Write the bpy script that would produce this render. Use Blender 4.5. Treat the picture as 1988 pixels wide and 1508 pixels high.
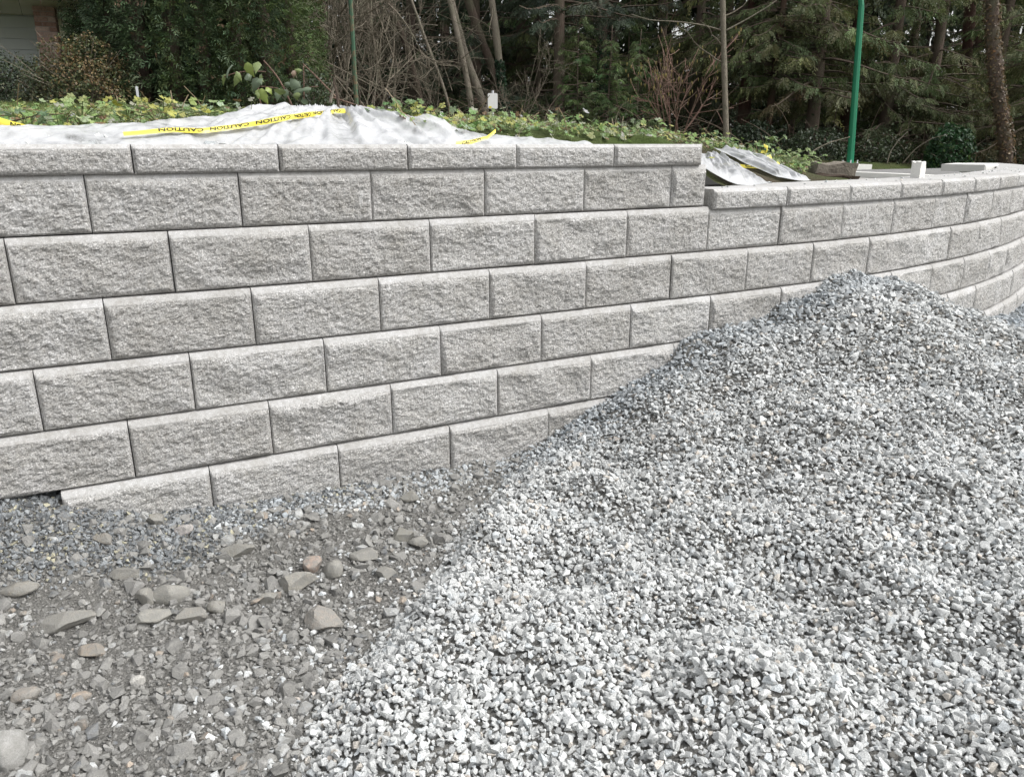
import bpy, bmesh, math
import numpy as np
from mathutils import Vector, Matrix, Euler

for o in list(bpy.data.objects):
    bpy.data.objects.remove(o)
C = bpy.context.scene
R = math.radians

# ------------------------------------------------------------------ camera, sky, sun, exposure
FPX, PITCH, YAW = 1509.1, 0.30438, 0.46272
IW, IH = 1988, 1508
CAM = np.array([0.0, -1.77968, 0.06857])
cd = bpy.data.cameras.new('camera')
cam = bpy.data.objects.new('camera', cd)
C.collection.objects.link(cam)
cam.location = CAM
cam.rotation_euler = (math.pi / 2 - PITCH, 0, -YAW)
cd.sensor_fit = 'HORIZONTAL'
cd.sensor_width = 36.0
cd.lens = 36.0 * FPX / IW
cd.clip_start = 0.05
cd.clip_end = 2000
C.camera = cam

SUN_EL, SUN_AZ = R(52), R(132)      # azimuth clockwise from +y: from the right, behind the camera
world = bpy.data.worlds.new('World')
C.world = world
world.use_nodes = True
wn = world.node_tree.nodes
wl = world.node_tree.links
bg = wn['Background']
sky = wn.new('ShaderNodeTexSky')
sky.sky_type = 'NISHITA'
sky.sun_disc = False
sky.sun_elevation = SUN_EL
sky.sun_rotation = SUN_AZ
sky.dust_density = 4.0
sky.air_density = 1.5
hsv = wn.new('ShaderNodeHueSaturation')
hsv.inputs['Saturation'].default_value = 0.14
wl.new(sky.outputs[0], hsv.inputs['Color'])
wl.new(hsv.outputs[0], bg.inputs['Color'])
bg.inputs['Strength'].default_value = 0.15
sd_ = bpy.data.lights.new('sun', 'SUN')
sd_.energy = 1.3
sd_.angle = R(22)
sd_.color = (1.0, 0.985, 0.965)
sun = bpy.data.objects.new('sun', sd_)
C.collection.objects.link(sun)
sv = Vector((math.sin(SUN_AZ) * math.cos(SUN_EL), math.cos(SUN_AZ) * math.cos(SUN_EL), math.sin(SUN_EL)))
sun.rotation_euler = sv.to_track_quat('Z', 'Y').to_euler()
sun.location = (4, -6, 9)
C.view_settings.view_transform = 'Standard'
C.view_settings.look = 'None'
C.view_settings.gamma = 1.0
C.view_settings.use_curve_mapping = False
C.view_settings.exposure = 0.80
C.render.engine = 'CYCLES'
C.cycles.max_bounces = 6
C.cycles.diffuse_bounces = 4
C.cycles.transparent_max_bounces = 12

# ------------------------------------------------------------------ geometry helpers
def ray(u, v):
    a = (u - IW / 2) / FPX
    b = -(v - IH / 2) / FPX
    c, s = math.cos(PITCH), math.sin(PITCH)
    y = c + b * s
    z = -s + b * c
    cy, sy = math.cos(YAW), math.sin(YAW)
    return np.array([a * cy + y * sy, -a * sy + y * cy, z])

def at(u, v, dep):
    """world point on the sight line of a photo pixel at a horizontal distance dep"""
    d = ray(u, v)
    return CAM + d * dep / (d[0] * math.sin(YAW) + d[1] * math.cos(YAW))

def depth_of(P):
    P = np.asarray(P)
    return (P[..., 0] - CAM[0]) * math.sin(YAW) + (P[..., 1] - CAM[1]) * math.cos(YAW)

def pix(P):
    d = np.asarray(P) - CAM
    x = d[..., 0] * math.cos(YAW) - d[..., 1] * math.sin(YAW)
    y = d[..., 0] * math.sin(YAW) + d[..., 1] * math.cos(YAW)
    c, s = math.cos(PITCH), math.sin(PITCH)
    fw = y * c - d[..., 2] * s
    up = y * s + d[..., 2] * c
    fw = np.where(fw < 0.05, 0.05, fw)
    return IW / 2 + FPX * x / fw, IH / 2 - FPX * up / fw

def sstep(a, b, x):
    t = np.clip((np.asarray(x, float) - a) / (b - a), 0, 1)
    return t * t * (3 - 2 * t)

_G = np.random.default_rng(7).normal(size=(4096, 3))
_G /= np.linalg.norm(_G, axis=1)[:, None]
def noise(p, seed=0):
    """3-D gradient noise, vectorised, about -0.7..0.7"""
    p = np.asarray(p, float)
    if p.shape[1] == 2:
        p = np.concatenate([p, np.full((len(p), 1), 0.37)], 1)
    i = np.floor(p).astype(np.int64)
    f = p - i
    w = f * f * f * (f * (f * 6 - 15) + 10)
    out = np.zeros(len(p))
    for dx in (0, 1):
        for dy in (0, 1):
            for dz in (0, 1):
                h = ((i[:, 0] + dx) * 73856093) ^ ((i[:, 1] + dy) * 19349663) ^ ((i[:, 2] + dz) * 83492791) ^ (seed * 2654435)
                h = (h ^ (h >> 13)) * 1274126177
                g = _G[((h ^ (h >> 16)) & 4095)]
                d = g[:, 0] * (f[:, 0] - dx) + g[:, 1] * (f[:, 1] - dy) + g[:, 2] * (f[:, 2] - dz)
                out += d * (w[:, 0] if dx else 1 - w[:, 0]) * (w[:, 1] if dy else 1 - w[:, 1]) * (w[:, 2] if dz else 1 - w[:, 2])
    return out

def fbm(p, octs=4, seed=0, gain=0.5):
    p = np.asarray(p, float)
    a, s, o = 1.0, 1.0, np.zeros(len(p))
    for k in range(octs):
        o += a * noise(p * s, seed + k)
        a *= gain
        s *= 2.03
    return o

def make_mesh(name, V, faces, mat=None, smooth=False, attrs=None):
    """faces: list of (n,3) / (n,4) int arrays"""
    if not isinstance(faces, (list, tuple)):
        faces = [faces]
    faces = [np.asarray(f, np.int32) for f in faces if len(f)]
    me = bpy.data.meshes.new(name)
    V = np.asarray(V, np.float32)
    me.vertices.add(len(V))
    me.vertices.foreach_set('co', V.ravel())
    nl = sum(f.size for f in faces)
    nf = sum(len(f) for f in faces)
    me.loops.add(nl)
    me.loops.foreach_set('vertex_index', np.concatenate([f.ravel() for f in faces]))
    me.polygons.add(nf)
    tot = np.concatenate([np.full(len(f), f.shape[1], np.int32) for f in faces])
    st = np.concatenate([[0], np.cumsum(tot)[:-1]]).astype(np.int32)
    me.polygons.foreach_set('loop_start', st)
    me.polygons.foreach_set('loop_total', tot)
    if smooth is not False:
        if smooth is True:
            me.polygons.foreach_set('use_smooth', np.ones(nf, bool))
    else:
        me.polygons.foreach_set('use_smooth', np.zeros(nf, bool))
    for k, a in (attrs or {}).items():
        a = np.asarray(a, np.float32)
        if a.ndim == 1:
            at_ = me.attributes.new(k, 'FLOAT', 'POINT')
            at_.data.foreach_set('value', a)
        else:
            at_ = me.attributes.new(k, 'FLOAT_COLOR', 'POINT')
            at_.data.foreach_set('color', np.concatenate([a[:, :3], np.ones((len(a), 1))], 1).astype(np.float32).ravel())
    me.update(calc_edges=True)
    if mat is not None:
        me.materials.append(mat)
    return me

def link(name, me, parent=None, loc=None, rot=None):
    o = bpy.data.objects.new(name, me)
    C.collection.objects.link(o)
    if parent is not None:
        o.parent = parent
    if loc is not None:
        o.location = loc
    if rot is not None:
        o.rotation_euler = rot
    return o

def tag(o, label=None, cat=None, group=None, kind=None):
    if label: o['label'] = label
    if cat: o['category'] = cat
    if group: o['group'] = group
    if kind: o['kind'] = kind
    return o

def thing(name, label, cat, loc=(0, 0, 0), rz=0.0, group=None):
    o = bpy.data.objects.new(name, None)
    o.empty_display_size = 0.1
    C.collection.objects.link(o)
    o.location = loc
    o.rotation_euler = (0, 0, rz)
    return tag(o, label, cat, group)

class MB:
    """collects verts and faces for ONE mesh"""
    def __init__(self):
        self.V, self.F3, self.F4, self.T, self.n = [], [], [], [], 0
    def add(self, V, F, tint=None):
        V = np.asarray(V, float).reshape(-1, 3)
        F = np.asarray(F, int)
        (self.F3 if F.shape[1] == 3 else self.F4).append(F + self.n)
        self.V.append(V)
        if tint is not None:
            t = np.asarray(tint, float)
            self.T.append(np.tile(t, (len(V), 1)) if t.ndim == 1 else t)
        self.n += len(V)
    def box(self, x0, x1, y0, y1, z0, z1, tint=None):
        V = [(x, y, z) for z in (z0, z1) for y in (y0, y1) for x in (x0, x1)]
        F = [(0, 2, 3, 1), (4, 5, 7, 6), (0, 1, 5, 4), (2, 6, 7, 3), (0, 4, 6, 2), (1, 3, 7, 5)]
        self.add(V, F, tint)
    def tube(self, P, r, n=6, tint=None, cap=True):
        P = np.asarray(P, float)
        r = np.broadcast_to(np.asarray(r, float), (len(P),))
        T = np.gradient(P, axis=0)
        T /= np.linalg.norm(T, axis=1)[:, None] + 1e-9
        ref = np.array([0, 0, 1.0]) if abs(T[:, 2]).mean() < 0.8 else np.array([1.0, 0, 0])
        A = np.cross(T, ref); A /= np.linalg.norm(A, axis=1)[:, None] + 1e-9
        B = np.cross(T, A)
        ang = np.linspace(0, 2 * math.pi, n, endpoint=False)
        V = P[:, None] + r[:, None, None] * (np.cos(ang)[None, :, None] * A[:, None] + np.sin(ang)[None, :, None] * B[:, None])
        m = len(P)
        i = np.arange(m - 1)[:, None] * n
        j = np.arange(n)[None]
        j2 = (j + 1) % n
        F = np.stack([i + j, i + j2, i + n + j2, i + n + j], -1).reshape(-1, 4)
        V = V.reshape(-1, 3)
        if tint is not None and np.ndim(tint) == 1:
            tint = np.tile(tint, (len(V) + (2 if cap else 0), 1))
        if cap:
            V = np.concatenate([V, P[:1], P[-1:]])
            self.add(V, F, tint)
            k = self.n - 2
            b = self.n - len(V)
            jj = np.arange(n); jn = (jj + 1) % n
            self.F3.append(np.stack([b + jn, b + jj, np.full(n, k)], 1))
            self.F3.append(np.stack([b + (m - 1) * n + jj, b + (m - 1) * n + jn, np.full(n, k + 1)], 1))
        else:
            self.add(V, F, tint)
    def mesh(self, name, mat, smooth=False):
        V = np.concatenate(self.V)
        fs = [np.concatenate(f) for f in (self.F3, self.F4) if f]
        return make_mesh(name, V, fs, mat, smooth, {'tint': np.concatenate(self.T)} if self.T else None)
    def build(self, name, mat, parent=None, smooth=False, loc=None, rot=None):
        return link(name, self.mesh(name, mat, smooth), parent, loc, rot)

# ------------------------------------------------------------------ materials
class NT:
    def __init__(self, name):
        self.m = bpy.data.materials.new(name)
        self.m.use_nodes = True
        self.t = self.m.node_tree
        self.b = self.t.nodes['Principled BSDF']
        self.out = self.t.nodes['Material Output']
        self.co = self.t.nodes.new('ShaderNodeTexCoord').outputs['Object']
    def n(self, typ, **kw):
        nd = self.t.nodes.new(typ)
        for k, v in kw.items():
            setattr(nd, k, v)
        return nd
    def L(self, a, b):
        self.t.links.new(a, b)
    def noise(self, scale, detail=3, rough=0.55, co=None, out='Fac'):
        nd = self.n('ShaderNodeTexNoise')
        nd.inputs['Scale'].default_value = scale
        nd.inputs['Detail'].default_value = detail
        nd.inputs['Roughness'].default_value = rough
        self.L(co or self.co, nd.inputs['Vector'])
        return nd.outputs[out]
    def ramp(self, fac, stops, interp='LINEAR'):
        nd = self.n('ShaderNodeValToRGB')
        nd.color_ramp.interpolation = interp
        el = nd.color_ramp.elements
        while len(el) < len(stops):
            el.new(0.5)
        for e, (p, c) in zip(el, stops):
            e.position = p
            e.color = (*c, 1) if len(c) == 3 else c
        self.L(fac, nd.inputs['Fac'])
        return nd.outputs['Color']
    def mix(self, fac, a, b, mode='MIX'):
        nd = self.n('ShaderNodeMix', data_type='RGBA', blend_type=mode)
        for s, v in ((0, fac), (6, a), (7, b)):
            if hasattr(v, 'links') or hasattr(v, 'is_linked'):
                self.L(v, nd.inputs[s])
            elif s == 0:
                nd.inputs[s].default_value = v
            else:
                nd.inputs[s].default_value = (*v, 1)
        return nd.outputs[2]
    def math(self, op, a, b=None):
        nd = self.n('ShaderNodeMath', operation=op)
        for s, v in ((0, a), (1, b)):
            if v is None: continue
            if hasattr(v, 'is_linked'): self.L(v, nd.inputs[s])
            else: nd.inputs[s].default_value = v
        return nd.outputs[0]
    def attr(self, name):
        nd = self.n('ShaderNodeAttribute', attribute_name=name)
        return nd
    def bump(self, h, strength=0.3, dist=0.01, normal=None):
        nd = self.n('ShaderNodeBump')
        nd.inputs['Strength'].default_value = strength
        nd.inputs['Distance'].default_value = dist
        self.L(h, nd.inputs['Height'])
        if normal is not None: self.L(normal, nd.inputs['Normal'])
        return nd.outputs['Normal']
    def done(self, col=None, rough=0.8, spec=0.3, normal=None):
        if col is not None:
            if hasattr(col, 'is_linked'): self.L(col, self.b.inputs['Base Color'])
            else: self.b.inputs['Base Color'].default_value = (*col, 1)
        self.b.inputs['Roughness'].default_value = rough
        self.b.inputs['Specular IOR Level'].default_value = spec
        if normal is not None: self.L(normal, self.b.inputs['Normal'])
        return self.m

def grey(v):
    return (v, v, v)

def mat_plain(name, col, rough=0.6, spec=0.3, var=0.25, scale=12, bump=0.2, bscale=60):
    t = NT(name)
    n = t.noise(scale, 4)
    c = t.mix(n, tuple(x * (1 - var) for x in col), tuple(min(1, x * (1 + var)) for x in col))
    return t.done(c, rough, spec, t.bump(t.noise(bscale, 4), bump, 0.01))

def mat_block():
    t = NT('split_face_concrete')
    oi = t.n('ShaderNodeObjectInfo')
    add = t.n('ShaderNodeVectorMath', operation='MULTIPLY_ADD')
    t.L(t.co, add.inputs[0])
    add.inputs[1].default_value = (1, 1, 1)
    cmb = t.n('ShaderNodeCombineXYZ')
    t.L(t.math('MULTIPLY', oi.outputs['Random'], 37.0), cmb.inputs[0])
    t.L(cmb.outputs[0], add.inputs[2])
    co = add.outputs[0]
    rough = t.attr('split').outputs['Fac']
    big = t.noise(7, 3, co=co)
    fine = t.noise(185, 4, 0.7, co=co)
    mid = t.noise(75, 4, 0.6, co=co)
    split = t.ramp(fine, [(0.30, (0.15, 0.148, 0.144)), (0.44, (0.385, 0.381, 0.372)), (0.58, (0.495, 0.49, 0.48)), (0.70, (0.84, 0.835, 0.825))])
    smooth = t.ramp(t.noise(420, 2, 0.6, co=co), [(0.35, (0.36, 0.358, 0.354)), (0.62, (0.43, 0.428, 0.424)), (0.70, (0.74, 0.74, 0.735))])
    c = t.mix(rough, smooth, split)
    c = t.mix(1.0, c, t.ramp(big, [(0.3, (0.88, 0.87, 0.85)), (0.7, (1.06, 1.06, 1.07))]), 'MULTIPLY')
    c = t.mix(1.0, c, t.ramp(mid, [(0.33, (0.80, 0.79, 0.77)), (0.55, (1.0, 1.0, 1.0)), (0.7, (1.1, 1.1, 1.1))]), 'MULTIPLY')
    c = t.mix(1.0, c, t.ramp(oi.outputs['Random'], [(0, (0.92, 0.912, 0.90)), (0.5, (1.0, 0.995, 0.99)), (1, (1.06, 1.06, 1.06))]), 'MULTIPLY')
    ms = t.n('ShaderNodeMapping'); ms.inputs['Scale'].default_value = (55, 55, 5)
    t.L(co, ms.inputs[0])
    st = t.ramp(t.noise(1.0, 3, 0.6, co=ms.outputs[0]), [(0.55, grey(0)), (0.70, grey(1))])
    lowm = t.ramp(t.noise(2.3, 2, 0.5, co=co), [(0.52, grey(0)), (0.66, grey(0.55))])
    c = t.mix(t.math('MULTIPLY', st, lowm), c, (0.62, 0.615, 0.61))
    stn = t.ramp(t.noise(9, 5, 0.7, co=co), [(0.56, grey(0)), (0.72, grey(0.45))])
    c = t.mix(stn, c, (0.27, 0.255, 0.225))
    h = t.math('ADD', t.math('MULTIPLY', t.noise(140, 4, 0.7, co=co), 0.7), t.math('MULTIPLY', fine, 0.5))
    nb = t.n('ShaderNodeBump')
    nb.inputs['Distance'].default_value = 0.012
    t.L(h, nb.inputs['Height'])
    t.L(t.math('MULTIPLY_ADD' if False else 'ADD', t.math('MULTIPLY', rough, 0.85), 0.10), nb.inputs['Strength'])
    return t.done(c, 0.92, 0.15, nb.outputs[0])

def mat_stone(name, speck=0.25, bscale=260, dust=None):
    t = NT(name)
    tint = t.attr('tint').outputs['Color']
    sp = t.ramp(t.noise(420, 3, 0.7), [(0.32, grey(1 - speck * 1.5)), (0.5, grey(1.0)), (0.72, grey(1 + speck))])
    c = t.mix(1.0, tint, sp, 'MULTIPLY')
    if dust:
        up = t.n('ShaderNodeNewGeometry')
        c = t.mix(t.math('MULTIPLY', t.ramp(t.noise(60, 4), [(0.35, grey(0)), (0.6, grey(1))]), 0.75), c, dust)
    return t.done(c, 0.9, 0.2, t.bump(t.noise(bscale, 4, 0.65), 0.55, 0.006))

def mat_foliage(name, trans=0.25, rough=0.6, spec=0.25):
    t = NT(name)
    tint = t.attr('tint').outputs['Color']
    c = t.mix(1.0, tint, t.ramp(t.noise(3.0, 3), [(0.3, grey(0.75)), (0.7, grey(1.25))]), 'MULTIPLY')
    m = t.done(c, rough, spec)
    tr = t.n('ShaderNodeBsdfTranslucent')
    t.L(c, tr.inputs['Color'])
    mx = t.n('ShaderNodeMixShader')
    mx.inputs[0].default_value = trans
    t.L(t.b.outputs[0], mx.inputs[1])
    t.L(tr.outputs[0], mx.inputs[2])
    t.L(mx.outputs[0], t.out.inputs['Surface'])
    return m

def mat_bark(name, a, b, sx=60, sz=6):
    t = NT(name)
    mp = t.n('ShaderNodeMapping')
    mp.inputs['Scale'].default_value = (sx, sx, sz)
    t.L(t.co, mp.inputs[0])
    n = t.noise(1.0, 5, 0.65, co=mp.outputs[0])
    c = t.mix(n, a, b)
    c = t.mix(t.ramp(t.noise(2.2, 4), [(0.45, grey(0)), (0.7, grey(0.55))]), c, (0.10, 0.11, 0.07))
    return t.done(c, 0.95, 0.1, t.bump(n, 0.9, 0.05))

M = {}
M['block'] = mat_block()
M['gravel'] = mat_stone('crushed_stone', 0.28)
M['dusty'] = mat_stone('dusty_stone', 0.22, 220, (0.222, 0.218, 0.203))
M['foliage'] = mat_foliage('conifer_foliage', 0.18)
M['leaf'] = mat_foliage('leaf', 0.30, 0.45, 0.4)
M['bark'] = mat_bark('conifer_bark', (0.055, 0.042, 0.034), (0.17, 0.13, 0.105))
M['redbark'] = mat_bark('red_cedar_bark', (0.05, 0.03, 0.024), (0.13, 0.075, 0.06))
M['palebark'] = mat_bark('pale_bark', (0.11, 0.095, 0.075), (0.30, 0.265, 0.215), 25, 9)
M['twig'] = mat_bark('twig_bark', (0.09, 0.075, 0.058), (0.22, 0.19, 0.15), 20, 20)
M['cane'] = mat_bark('cane', (0.13, 0.07, 0.06), (0.28, 0.19, 0.15), 30, 30)

def mat_ground():
    t = NT('pit_ground')
    n1 = t.noise(3.5, 5)
    n2 = t.noise(160, 4, 0.7)
    c = t.mix(n1, (0.20, 0.195, 0.182), (0.28, 0.273, 0.254))
    c = t.mix(1.0, c, t.ramp(n2, [(0.3, grey(0.55)), (0.5, grey(0.95)), (0.7, grey(1.35))]), 'MULTIPLY')
    h = t.math('ADD', t.math('MULTIPLY', t.noise(55, 5, 0.7), 1.0), t.math('MULTIPLY', n2, 0.6))
    return t.done(c, 0.95, 0.1, t.bump(h, 1.0, 0.03))
M['ground'] = mat_ground()

def mat_soil():
    t = NT('soil')
    n1 = t.noise(1.2, 5)
    c = t.mix(n1, (0.045, 0.036, 0.026), (0.10, 0.085, 0.06))
    c = t.mix(t.ramp(t.noise(0.5, 4), [(0.42, grey(0)), (0.62, grey(1))]), c, (0.06, 0.085, 0.025))
    return t.done(c, 1.0, 0.1, t.bump(t.noise(30, 5, 0.7), 0.8, 0.04))
M['soil'] = mat_soil()

def mat_asphalt(name, a, b, sc=90):
    t = NT(name)
    c = t.mix(t.noise(0.7, 4), a, b)
    c = t.mix(1.0, c, t.ramp(t.noise(sc, 3, 0.7), [(0.3, grey(0.7)), (0.7, grey(1.3))]), 'MULTIPLY')
    return t.done(c, 0.9, 0.2, t.bump(t.noise(sc, 3), 0.5, 0.01))
M['road'] = mat_asphalt('road_surface', (0.25, 0.245, 0.23), (0.33, 0.32, 0.30))
M['shoulder'] = mat_asphalt('shoulder_gravel', (0.15, 0.148, 0.145), (0.23, 0.225, 0.22), 25)
M['concrete'] = mat_plain('pale_concrete', (0.62, 0.61, 0.58), 0.9, 0.15, 0.15, 6, 0.3, 120)
M['oldconcrete'] = mat_plain('weathered_concrete', (0.17, 0.15, 0.125), 0.95, 0.1, 0.45, 9, 0.7, 60)
M['dirt'] = mat_plain('dark_dirt', (0.05, 0.038, 0.03), 1.0, 0.05, 0.4, 20, 1.0, 50)
M['green_paint'] = mat_plain('green_pole_paint', (0.006, 0.155, 0.075), 0.42, 0.5, 0.12, 2, 0.05, 20)
M['galv'] = mat_plain('galvanised_metal', (0.50, 0.51, 0.53), 0.5, 0.5, 0.12, 5, 0.05, 20)
M['white'] = mat_plain('white_paint', (0.75, 0.75, 0.73), 0.6, 0.3, 0.1, 5, 0.05, 20)
M['siding'] = mat_plain('grey_siding', (0.74, 0.78, 0.80), 0.6, 0.3, 0.06, 2, 0.1, 30)
M['soffit'] = mat_plain('cream_soffit', (0.92, 0.89, 0.77), 0.7, 0.2, 0.08, 2, 0.1, 30)
M['fascia'] = mat_plain('dark_gutter', (0.10, 0.105, 0.095), 0.5, 0.3, 0.1, 2, 0.05, 20)
M['roof'] = mat_plain('roof_shingle', (0.07, 0.065, 0.06), 0.95, 0.1, 0.3, 8, 0.5, 40)
def mat_brick():
    t = NT('red_brick')
    oi = t.n('ShaderNodeObjectInfo')
    c = t.ramp(oi.outputs['Random'], [(0, (0.32, 0.20, 0.16)), (0.35, (0.44, 0.29, 0.245)), (0.7, (0.53, 0.39, 0.335)), (1, (0.62, 0.52, 0.465))])
    c = t.mix(1.0, c, t.ramp(t.noise(40, 4), [(0.3, grey(0.75)), (0.7, grey(1.25))]), 'MULTIPLY')
    return t.done(c, 0.95, 0.1, t.bump(t.noise(80, 4), 0.5, 0.01))
M['brick'] = mat_brick()
M['mortar'] = mat_plain('mortar', (0.46, 0.41, 0.38), 0.95, 0.1, 0.2, 30, 0.3, 60)

def mat_plastic():
    t = NT('clear_plastic_sheet')
    c = t.mix(t.noise(5, 4), (0.40, 0.405, 0.41), (0.57, 0.575, 0.585))
    m = t.done(c, 0.22, 0.8, t.bump(t.noise(55, 5, 0.65), 0.22, 0.012))
    tr = t.n('ShaderNodeBsdfTransparent')
    tr.inputs['Color'].default_value = (0.93, 0.95, 0.93, 1)
    lw = t.n('ShaderNodeLayerWeight'); lw.inputs['Blend'].default_value = 0.35
    pat = t.ramp(t.noise(7, 5, 0.62), [(0.42, grey(0.12)), (0.55, grey(0.32)), (0.68, grey(0.80))])
    fac = t.math('MULTIPLY', pat, t.math('SUBTRACT', 1.0, t.math('MULTIPLY', lw.outputs['Facing'], 0.75)))
    mx = t.n('ShaderNodeMixShader')
    t.L(fac, mx.inputs[0])
    t.L(t.b.outputs[0], mx.inputs[1])
    t.L(tr.outputs[0], mx.inputs[2])
    t.L(mx.outputs[0], t.out.inputs['Surface'])
    return m
M['plastic'] = mat_plastic()
M['tape'] = mat_plain('yellow_tape', (0.74, 0.62, 0.07), 0.35, 0.5, 0.06, 20, 0.1, 60)
M['ink'] = mat_plain('black_ink', (0.015, 0.018, 0.015), 0.5, 0.3, 0.1, 20, 0.0, 20)
M['red'] = mat_plain('red_mesh', (0.25, 0.03, 0.03), 0.7, 0.2, 0.2, 20, 0.0, 20)

# ------------------------------------------------------------------ wall plan curve
SK = np.array([-3.2, -1.3, 0.2, 1.2, 2.0, 2.7, 3.3, 3.9, 4.5, 5.1, 5.7, 6.3, 6.9, 7.5, 8.5, 10, 12])
TH = np.radians([-.22, -.22, .5, 1.2, 1.2, 2.2, 5.66, 9.93, 13.95, 17.57, 20.88, 24.5, 29, 34, 44, 58, 75])
sg = np.linspace(-3.2, 12, 1521)
hg = np.interp(sg, SK, TH)
xg = np.cumsum(np.cos(hg)) * .01
yg = np.cumsum(np.sin(hg)) * .01
_i = np.argmin(abs(sg))
xg -= xg[_i]
yg += 1.0132 - yg[_i]
SB, BH, BL = 0.0185, 0.20, 0.45      # setback, course height, block length

def wall_pt(s, out=0.0, z=0.0):
    h = np.interp(s, sg, hg)
    return np.array([np.interp(s, sg, xg) + math.sin(h) * out, np.interp(s, sg, yg) - math.cos(h) * out, z])

def wall_y(x):
    """y of the wall's top face line over x"""
    return np.interp(x, xg, yg)

def wall_d(x, y):
    """distance in front (+) of the face line"""
    return (np.interp(x, xg, yg) - y) * np.cos(np.interp(x, xg, hg))

# ------------------------------------------------------------------ split-face blocks
def face_block(w, hgt, res, seed, ch_top, ch_top_d, ch_side, ch_bot, amp, depth=0.28, lump=1.0, rightcut=False):
    """block with a rough front: x 0..w, z -hgt..0, front plane y=0 facing -y"""
    def axis(L, a, b):
        mid = np.linspace(a, L - b, max(3, int(round((L - a - b) / res)) + 1))
        return np.concatenate([[0], [a * .5], mid, [L - b * .5], [L]])
    xs = axis(w, ch_side, ch_side)
    zs = axis(hgt, ch_bot, ch_top)
    X, Z = np.meshgrid(xs, zs)
    x, z = X.ravel(), Z.ravel()
    dt, db = hgt - z, z
    dl, dr = x, w - x
    y = np.maximum.reduce([ch_top_d * np.clip(1 - dt / ch_top, 0, 1), 0.008 * np.clip(1 - db / ch_bot, 0, 1),
                           ch_side * np.clip(1 - dl / ch_side, 0, 1), ch_side * np.clip(1 - dr / ch_side, 0, 1)])
    P = np.stack([x + seed * 3.71, z + seed * 1.3], 1)
    wob = 0.013 * noise(P * 22, seed) + 0.009 * noise(P * 70, seed + 3)
    ed = np.minimum.reduce([dt - ch_top, db - .003, dl - .002, dr - .002])
    wob = wob * sstep(.0, .012, np.minimum.reduce([db, dl, dr]))
    mask = sstep(0.0, 0.007, ed + wob * 0.7 - 0.001)
    mask[ed <= 1e-6] = 0
    dome = sstep(0, 0.016, ed)
    # fracture: faceted lumps, ridges and grain
    q = P.copy()
    q[:, 0] += 0.02 * noise(P * 11, seed + 9)
    n1 = noise(q * np.array([7, 10]), seed + 11)
    n2 = 1 - 2 * np.abs(noise(q * np.array([19, 26]), seed + 12))
    n3 = noise(q * np.array([44, 62]), seed + 13)
    n3r = np.abs(noise(q * np.array([60, 85]), seed + 17))
    n4 = noise(q * 150, seed + 14)
    rel = 0.0030 + lump * 0.014 * n1 + 0.0035 * n2 + 0.0062 * n3 - 0.0055 * n3r + 0.0042 * n4
    gx, gz_ = np.sin(seed * 12.9898) * .5, np.cos(seed * 78.233) * .5
    rel = rel + .007 * gx * (x / w - .5) + .006 * gz_ * (z / hgt - .5)
    y = y - mask * (0.25 + 0.75 * dome) * np.maximum(rel, -0.006) * amp
    nx, nz = len(xs), len(zs)
    V = np.stack([x, y, z - hgt], 1)
    i = (np.arange(nz - 1)[:, None] * nx + np.arange(nx - 1)[None]).ravel()
    F = [np.stack([i, i + 1, i + 1 + nx, i + nx], 1)]
    # sides, top, bottom, back from the border
    bt = (nz - 1) * nx
    b = len(V)
    V = np.concatenate([V, [(0, depth, -hgt), (w, depth, -hgt), (w, depth, 0), (0, depth, 0)]])
    F.append(np.array([(bt, bt + nx - 1, b + 2, b + 3), (0, b, b + 1, nx - 1), (b, b + 3, b + 2, b + 1)]))
    lft = np.arange(nz) * nx
    F.append(np.stack([lft[:-1], lft[1:], np.full(nz - 1, b + 3)], 1))
    F.append(np.array([(0, bt * 0 + b + 3, b)]))
    rgt = lft + nx - 1
    F.append(np.stack([rgt[1:], rgt[:-1], np.full(nz - 1, b + 2)], 1))
    F.append(np.array([(nx - 1, b + 1, b + 2)]))
    att = np.concatenate([sstep(-.003, .006, dt - ch_top + wob * .7), [0] * 4])
    tri = [f for f in F if f.shape[1] == 3]
    quad = [f for f in F if f.shape[1] == 4]
    return make_mesh('block', V, [np.concatenate(quad), np.concatenate(tri)], M['block'], False, {'split': att})

wall = thing('retaining_wall', 'curved grey retaining wall of split-face concrete blocks stepping down at the right end', 'wall', tuple(wall_pt(0, 0, -1.2)))
wl0 = np.array(wall.location)
def put_block(name, me, s0, w, out, ztop, jit, rng):
    sc = s0 + w / 2
    h = float(np.interp(sc, sg, hg))
    c = wall_pt(sc, out + rng.normal() * jit, ztop)
    d = np.array([math.cos(h), math.sin(h), 0])
    o = link(name, me, wall, Vector(c - d * w / 2 - wl0), (0, rng.normal() * 0.0012 * (jit > 0), h + rng.normal() * 0.0015 * (jit > 0)))
    return o

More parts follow.
